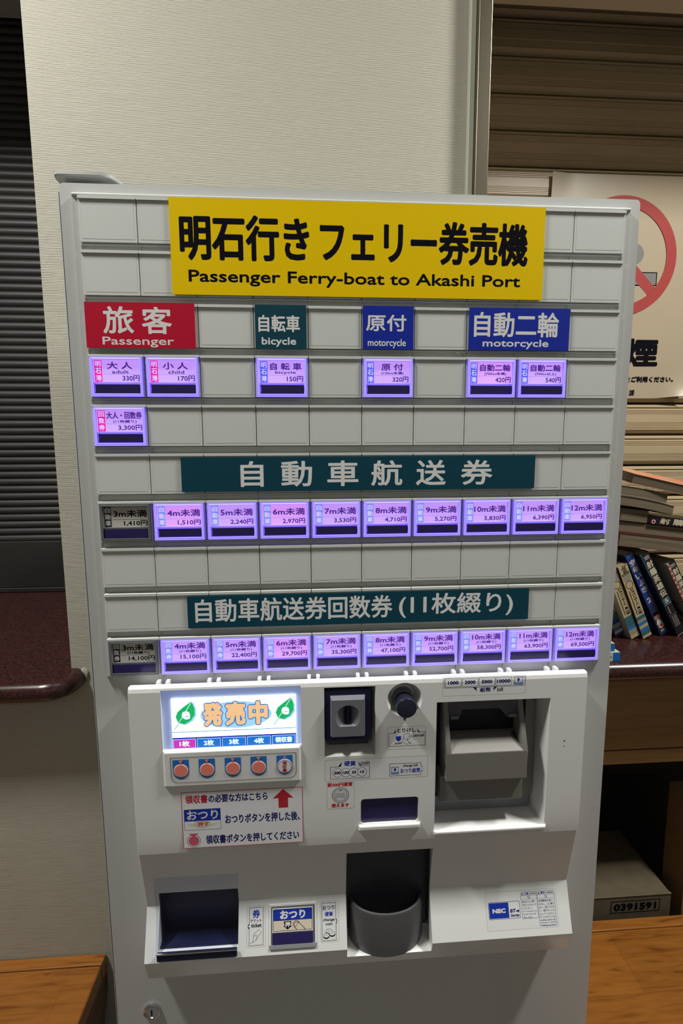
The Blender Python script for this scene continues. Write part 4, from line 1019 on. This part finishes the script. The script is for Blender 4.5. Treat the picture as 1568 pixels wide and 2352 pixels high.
# key lock on the lower door
b = MB(UPRIGHT(FY)); b.lathe([(0.0110, 0.0), (0.0110, 0.0030), (0.0095, 0.0042), (0.0075, 0.0042), (0.0072, 0.0034), (0.0, 0.0034)], -0.2764, 0.5905, 'chrome', 36); b.box(-0.2774, -0.2754, 0.5860, 0.5940, 0.0034, 0.0038, 'slot')
part(b, 'key_lock', smooth=40)
# scratches of green tape residue between two rows
b = U(); random.seed(3)
for i in range(14):
    x = 0.1075 + random.random() * 0.016; z = 1.4300 + random.random() * 0.004; b.disc(x, z, 0.0004 + random.random() * 0.0005, 0.0005, 'seam', 6)
part(b, 'tape_residue')

# ------------------------------------------------------------------ benches
def bench(x0, x1, y0, y1, label, rot):
    r = empty('wooden_bench', ((x0 + x1) / 2, (y0 + y1) / 2, 0.0), label, 'bench', rot=(0, 0, rot))
    h = (x1 - x0) / 2; dpt = (y1 - y0) / 2
    def put(b, n, **k):
        o = b.build(n, **k); o.parent = r; return o
    b = MB(); b.box(-h, h, -dpt, dpt - 0.0215, 0.372, 0.405, 'bench_wood'); put(b, 'seat', bevel=0.004, seg=3)
    b = MB(); b.box(-h, h, dpt - 0.021, dpt, 0.372, 0.4052, 'bench_wood'); put(b, 'back_edge', bevel=0.002)
    b = MB(); b.box(-h + 0.02, h - 0.02, -dpt + 0.03, dpt - 0.03, 0.33, 0.372, 'bench_dark'); put(b, 'apron', bevel=0.003)
    for sx in (-1, 1):
        xx = sx * (h - 0.021)
        b = MB(); b.M = Matrix(((0, 0, 1, 0), (1, 0, 0, 0), (0, 1, 0, 0), (0, 0, 0, 1)))
        b.prism([(-dpt + 0.01, 0.373), (dpt - 0.002, 0.373), (dpt - 0.002, 0.335), (dpt - 0.020, 0.305), (dpt - 0.035, 0.25), (dpt - 0.05, 0.0), (dpt - 0.12, 0.0), (dpt - 0.13, 0.25), (-dpt + 0.13, 0.25), (-dpt + 0.12, 0.0), (-dpt + 0.05, 0.0), (-dpt + 0.035, 0.25)], xx - 0.02, xx + 0.02, 'bench_dark')
        put(b, 'end_panel', bevel=0.003)
    return r
bench(-1.65, -0.4440, -0.20, 0.2585, 'varnished orange wood bench against the cream wall left of the machine', 0.0)
bench(0.345, 1.75, -0.22, 0.2550, 'varnished orange wood bench in front of the cardboard boxes right of the machine', 0.0)

# cardboard boxes under the counter
b = MB(); b.box(0.30, 0.668, 0.288, 0.46, 0.0, 0.418, 'carton')
b.M = UPRIGHT(0.2875); b.frame(0.541, 0.644, 0.383, 0.4085, 0.0013, 0.0, 'ink')
b.text('0391591', 0.547, 0.637, 0.3875, 0.4035, 0.0001, 'ink', 0.0009)
b.M = I4; b.box(0.30, 0.668, 0.2865, 0.292, 0.4185, 0.4205, 'carton')
tag(b.build('cardboard_box', bevel=0.002), 'low brown cardboard box with a boxed stamped number under the counter', 'box')
b = MB(); b.box(0.690, 1.02, 0.285, 0.345, 0.0, 0.625, 'carton_tan'); b.box(0.690, 1.02, 0.2835, 0.30, 0.625, 0.6275, 'carton_tan')
tag(b.build('cardboard_box', bevel=0.002), 'tall tan cardboard box standing beside the lower numbered box', 'box')

# ------------------------------------------------------------------ books and magazines on the counter
CT = 0.956
SP = Matrix(((1, 0, 0, 0), (0, 0, -1, 0), (0, 1, 0, 0), (0, 0, 0, 1)))      # spine art: (u,v,w) -> (u, -w, v)
LC = Matrix(((0, 0, -1, 0), (-1, 0, 0, 0), (0, 1, 0, 0), (0, 0, 0, 1)))     # left cover art: (u,v,w) -> (-w, -u, v); u = -depth
def book(x, y, t, h, dep, lean, label, spine, left, art, cat='book', group=None, yaw=8):
    r = empty('comic_book', (x, y, CT + 0.0004), label, cat, group, rot=(0.0, -math.radians(lean), math.radians(yaw)))
    b = MB(); c = 0.0008
    b.box(0.0, t, 0.0, 0.0012, 0.0, h, spine); b.box(0.0, c, 0.0012, dep, 0.0, h, left); b.box(t - c, t, 0.0012, dep, 0.0, h, left)
    b.M = SP; b.film = 0.0; art(b, t, h)
    o = b.build('cover'); o.parent = r
    o = MB().box(c, t - c, 0.0014, dep - 0.002, 0.0015, h - 0.0015, 'page').build('page_block'); o.parent = r
    return r
w = 0.0003
def art_dragon(bands):
    def f(b, t, h):
        b.text('Dragonball', t * 0.14, t * 0.90, h * 0.897, h * 0.998, w, 'ink', 0.00015, turn=1)
        b.rect(t * 0.05, t * 0.95, h * 0.885, h * 0.895, w, 'ink'); b.rect(t * 0.05, t * 0.95, h * 0.868, h * 0.877, w, 'ink')
        b.disc(t * 0.5, h * 0.83, t * 0.42, w, 'art_grey', 20); b.ring(t * 0.5, h * 0.735, t * 0.36, t * 0.42, w, 'ink', 24)
        for i, ch in enumerate('ドラゴンボール'): b.rect(t * 0.59, t * 0.67, h * (0.652 - i * 0.0335), h * (0.681 - i * 0.0335), w, 'ink') if ch == 'ー' else b.text(ch, t * 0.44, t * 0.80, h * (0.652 - i * 0.0335), h * (0.679 - i * 0.0335), w, 'ink', 0.0003)
        b.rect(t * 0.22, t * 0.30, h * 0.33, h * 0.66, w, 'ink')
        for i, ch in enumerate('鳥山明'): b.text(ch, t * 0.44, t * 0.82, h * (0.392 - i * 0.036), h * (0.424 - i * 0.036), w, 'ink', 0.0003)
        for z0, z1, k in bands: b.rect(0.0, t, h * z0, h * z1, w, k)
    return f
DB = [(0.0, 0.035, 'spine_cream'), (0.035, 0.09, 'spine_teal'), (0.09, 0.135, 'spine_sky'), (0.135, 0.175, 'spine_cream'), (0.175, 0.215, 'spine_sky'), (0.215, 0.255, 'art_grey'), (0.255, 0.30, 'spine_teal')]
DB1 = [(0.0, 0.05, 'spine_cream'), (0.05, 0.12, 'art_grey'), (0.12, 0.16, 'spine_sky'), (0.16, 0.24, 'spine_teal'), (0.24, 0.30, 'spine_teal')]
DB0 = [(0.0, 0.04, 'spine_navy'), (0.04, 0.08, 'pale_cover'), (0.08, 0.12, 'spine_sky'), (0.12, 0.17, 'art_grey'), (0.17, 0.22, 'spine_blue'), (0.22, 0.32, 'spine_teal')]
GB = 'comic paperbacks leaning on the counter'
book(0.5340, 0.318, 0.0180, 0.159, 0.108, 25, 'cream comic paperback with blue foot, nearest the machine, leaning on the counter', 'spine_cream', 'spine_navy', art_dragon(DB0), group=GB)
book(0.5570, 0.3065, 0.0190, 0.159, 0.108, 25, 'cream comic paperback with green foot, second from the machine, leaning', 'spine_cream', 'pale_cover', art_dragon(DB1), group=GB)
book(0.5810, 0.3065, 0.0198, 0.159, 0.108, 25, 'cream comic paperback with blue banded foot leaning beside the dark blue book', 'spine_cream', 'maroon', art_dragon(DB), group=GB)
def art_blue(b, t, h):
    b.rect(t * 0.2, t * 0.8, h * 0.955, h * 0.985, w, 'spine_sky');
    for i, ch in enumerate('空母いぶき'): b.text(ch, t * 0.16, t * 0.86, h * (0.86 - i * 0.082), h * (0.925 - i * 0.082), w, 'white_paper', 0.0004)
    b.text('2', t * 0.25, t * 0.75, h * 0.40, h * 0.46, w, 'white_paper', 0.0006)
    b.rect(0.0, t, 0.0, h * 0.37, w, 'spine_navy')
    b.disc(t * 0.5, h * 0.215, t * 0.38, w + 0.0001, 'skin', 24, h * 0.035); b.flat([(t * 0.1, h * 0.235), (t * 0.9, h * 0.235), (t * 0.8, h * 0.275), (t * 0.2, h * 0.275)], w + 0.0002, 'ink')
    b.flat([(t * 0.1, h * 0.13), (t * 0.9, h * 0.13), (t * 0.7, h * 0.18), (t * 0.3, h * 0.18)], w + 0.0002, 'white_paper')
    b.disc(t * 0.55, h * 0.105, t * 0.36, w + 0.0003, 'spine_cream', 20); b.disc(t * 0.6, h * 0.108, t * 0.16, w + 0.0004, 'red', 14)
    b.rect(t * 0.25, t * 0.75, h * 0.035, h * 0.06, w + 0.0003, 'art_grey')
book(0.6255, 0.3190, 0.0170, 0.190, 0.125, 30, 'dark blue comic paperback with white title leaning between cream and black books', 'spine_blue', 'spine_navy', art_blue, group=GB)
def art_black(num, strip):
    def f(b, t, h):
        if strip == 'poster_red':
            b.rect(0.0, t * 0.26, 0.0, h, w, 'pale_cover')
            for i in range(16): b.rect(0.0, t * 0.22, h * (0.01 + i * 0.062), h * (0.052 + i * 0.062), w + 0.0001, 'poster_red')
        else: b.rect(0.0, t * 0.10, h * 0.75, h, w, strip)
        b.rect(t * 0.25, t * 0.85, h * 0.925, h * 0.94, w, 'art_grey'); b.rect(t * 0.25, t * 0.85, h * 0.945, h * 0.965, w, 'art_grey')
        for i, ch in enumerate('射鵰英雄伝'): b.text(ch, t * (0.30 if strip == 'poster_red' else 0.18), t * 0.94, h * (0.825 - i * 0.088), h * (0.905 - i * 0.088), w, 'bone', 0.0005)
        b.rect(t * 0.12, t * 0.95, h * 0.385, h * 0.455, w, 'spine_teal')
        if num: b.text(num, t * 0.35, t * 0.75, h * 0.395, h * 0.445, w + 0.0002, 'bone', 0.0005)
        b.rect(t * 0.12, t, h * 0.375, h * 0.379, w, 'bone'); b.rect(t * 0.12, t, h * 0.245, h * 0.248, w, 'art_grey')
        for i in range(5): b.rect(t * 0.3, t * 0.45, h * (0.34 - i * 0.018), h * (0.352 - i * 0.018), w, 'art_grey')
        for q in (0.3, 0.52, 0.72):
            for i in range(6): b.rect(t * q, t * (q + 0.12), h * (0.215 - i * 0.022), h * (0.23 - i * 0.022), w, 'art_grey')
        b.rect(0.0, t, 0.0, h * 0.006, w, 'bone')
    return f
book(0.6565, 0.3140, 0.0185, 0.193, 0.125, 31, 'black comic paperback numbered 5 leaning beside the dark blue book', 'spine_black', 'spine_navy', art_black('5', 'spine_teal'), group=GB)
rb = book(0.7005, 0.3150, 0.0190, 0.172, 0.125, 31, 'black comic paperback with red and white striped edge at the far right', 'spine_black', 'art_grey', art_black('', 'poster_red'), group=GB)
b = MB(LC)                                                           # its front cover picture: loose dark brush strokes on grey
for pts, ww, k in ((((-0.118, 0.150), (-0.095, 0.140), (-0.070, 0.105), (-0.045, 0.085), (-0.020, 0.045)), 0.016, 'art_brown'), (((-0.120, 0.158), (-0.100, 0.152), (-0.075, 0.118), (-0.052, 0.110)), 0.004, 'ink'), (((-0.080, 0.118), (-0.055, 0.088), (-0.018, 0.070)), 0.003, 'ink'), (((-0.070, 0.095), (-0.045, 0.055), (-0.015, 0.040)), 0.003, 'ink'), (((-0.11, 0.12), (-0.09, 0.07), (-0.06, 0.02)), 0.022, 'spine_black')):
    b.stroke(list(pts), ww, 0.0002, k)
o = b.build('cover_art'); o.parent = rb
# flat booklets at the machine's edge
def flat_book(name, x, y, z, sx, sy, t, yaw, label, cover, endk, pages='page', tilt=0.0, pitch=0.0, cat='book', group=None, draw=None, spine_left=None, bend=0.0):
    r = empty(name, (x, y, z), label, cat, group, rot=(math.radians(pitch), math.radians(tilt), math.radians(yaw)))
    c = 0.0007; N = 16 if bend else 1
    def slab(k, z0, z1, x0, x1, y0, y1):
        vv = []; 
        for i in range(N + 1):
            u = x0 + (x1 - x0) * i / N; q = -bend * (u / sx) ** 2 * 1.0
            vv += [(u, y0, z0 + q), (u, y1, z0 + q), (u, y1, z1 + q), (u, y0, z1 + q)]
        ff = [(0, 3, 2, 1), (4 * N, 4 * N + 1, 4 * N + 2, 4 * N + 3)]
        for i in range(N):
            for e in range(4): ff.append((4 * i + e, 4 * i + (e + 1) % 4, 4 * i + 4 + (e + 1) % 4, 4 * i + 4 + e))
        return vv, [f[::-1] for f in ff], k
    b = MB(); b.add(*slab(None, 0, c, 0, sx, 0, sy)[:2], cover); b.add(*slab(None, t - c, t, 0, sx, 0, sy)[:2], cover)
    if spine_left: b.box(-0.0006, 0.0008, 0, sy, 0, t, spine_left)
    if endk: b.box(0, sx, -0.0008, 0.0006, 0, t, endk)
    if draw:
        b.M = SP @ Matrix.Translation((0, 0, 0.0009)); draw(b, sx, t)
    o = b.build('cover'); o.parent = r
    p = MB(); p.add(*slab(None, c, t - c, 0.0010, sx - 0.0012, 0.0010, sy - 0.0012)[:2], pages); o = p.build('page_block'); o.parent = r
    return r
def dr(b, sx, t):
    b.rect(sx - 0.013, sx, 0, t, 0.0, 'bright_blue'); b.disc(sx - 0.0165, t * 0.5, 0.0011, 0.0, 'ink', 8)
    for i in range(3): b.rect(sx - 0.030, sx - 0.021, t * (0.22 + 0.22 * i), t * (0.30 + 0.22 * i), 0.0, 'ink')
flat_book('booklet', 0.362, 0.2150, CT + 0.0004, 0.112, 0.110, 0.0155, 0, 'white paperback with bright blue end lying flat at the edge of the granite counter', 'white_paper', 'white_paper', draw=dr)
def dr(b, sx, t): b.rect(sx - 0.012, sx, 0, t, 0.0, 'bright_blue')
flat_book('booklet', 0.358, 0.2200, CT + 0.0162, 0.1085, 0.100, 0.0140, 0, 'white paperback with dark blue end lying on the white and bright blue one', 'white_paper', 'white_paper', draw=dr)

# magazines piled on top of the leaning books
GM = 'magazines piled on the leaning books'
flat_book('magazine', 0.5130, 0.300, 1.1420, 0.320, 0.180, 0.0250, -1, 'thick pulp comic magazine with maroon spine, lowest of the pile', 'maroon', None, 'page_tan', tilt=6.8, group=GM, cat='magazine', spine_left='maroon')
flat_book('magazine', 0.5160, 0.310, 1.1678, 0.310, 0.175, 0.0200, -1, 'thick pulp comic magazine second from the bottom of the pile', 'maroon', None, 'page_tan', tilt=6.8, group=GM, cat='magazine')
def dr(b, sx, t):
    for i, ch in enumerate('射鵰英雄伝'): b.text(ch, 0.020 + i * 0.026, 0.040 + i * 0.026, t * 0.12, t * 0.90, 0.0, 'bone', 0.0005)
    b.disc(0.008, t * 0.3, 0.004, 0.0, 'white_paper', 16); b.disc(0.008, t * 0.3, 0.0025, 0.0002, 'red', 12)
flat_book('comic_book', 0.5740, 0.306, 1.1825, 0.175, 0.110, 0.0155, -1, 'black paperback lying flat in the pile with pale lettered spine', 'spine_black', 'spine_black', tilt=6.8, draw=dr)
flat_book('magazine', 0.5180, 0.308, 1.1895, 0.053, 0.150, 0.0230, 0, 'short brown paper block at the left end of the pile', 'page_tan', 'page_tan', 'page_tan', tilt=6.8, group=GM, cat='magazine')
flat_book('magazine', 0.5060, 0.300, 1.2200, 0.112, 0.170, 0.0170, 0, 'drooping brown comic magazine under the pale covered one', 'page_tan', None, 'page_tan', tilt=6.8, group=GM, cat='magazine', bend=0.009)
flat_book('magazine', 0.5040, 0.300, 1.2385, 0.100, 0.170, 0.0180, 0, 'drooping comic magazine with pale cover, second from the top', 'pale_cover', None, 'page_tan', tilt=6.8, group=GM, cat='magazine', bend=0.0068)
flat_book('magazine', 0.5300, 0.300, 1.2590, 0.260, 0.180, 0.0180, -4, 'magazine with orange and pink cover on top of the pile', 'orange_cover', None, 'page_tan', tilt=13.0, pitch=7, group=GM, cat='magazine')
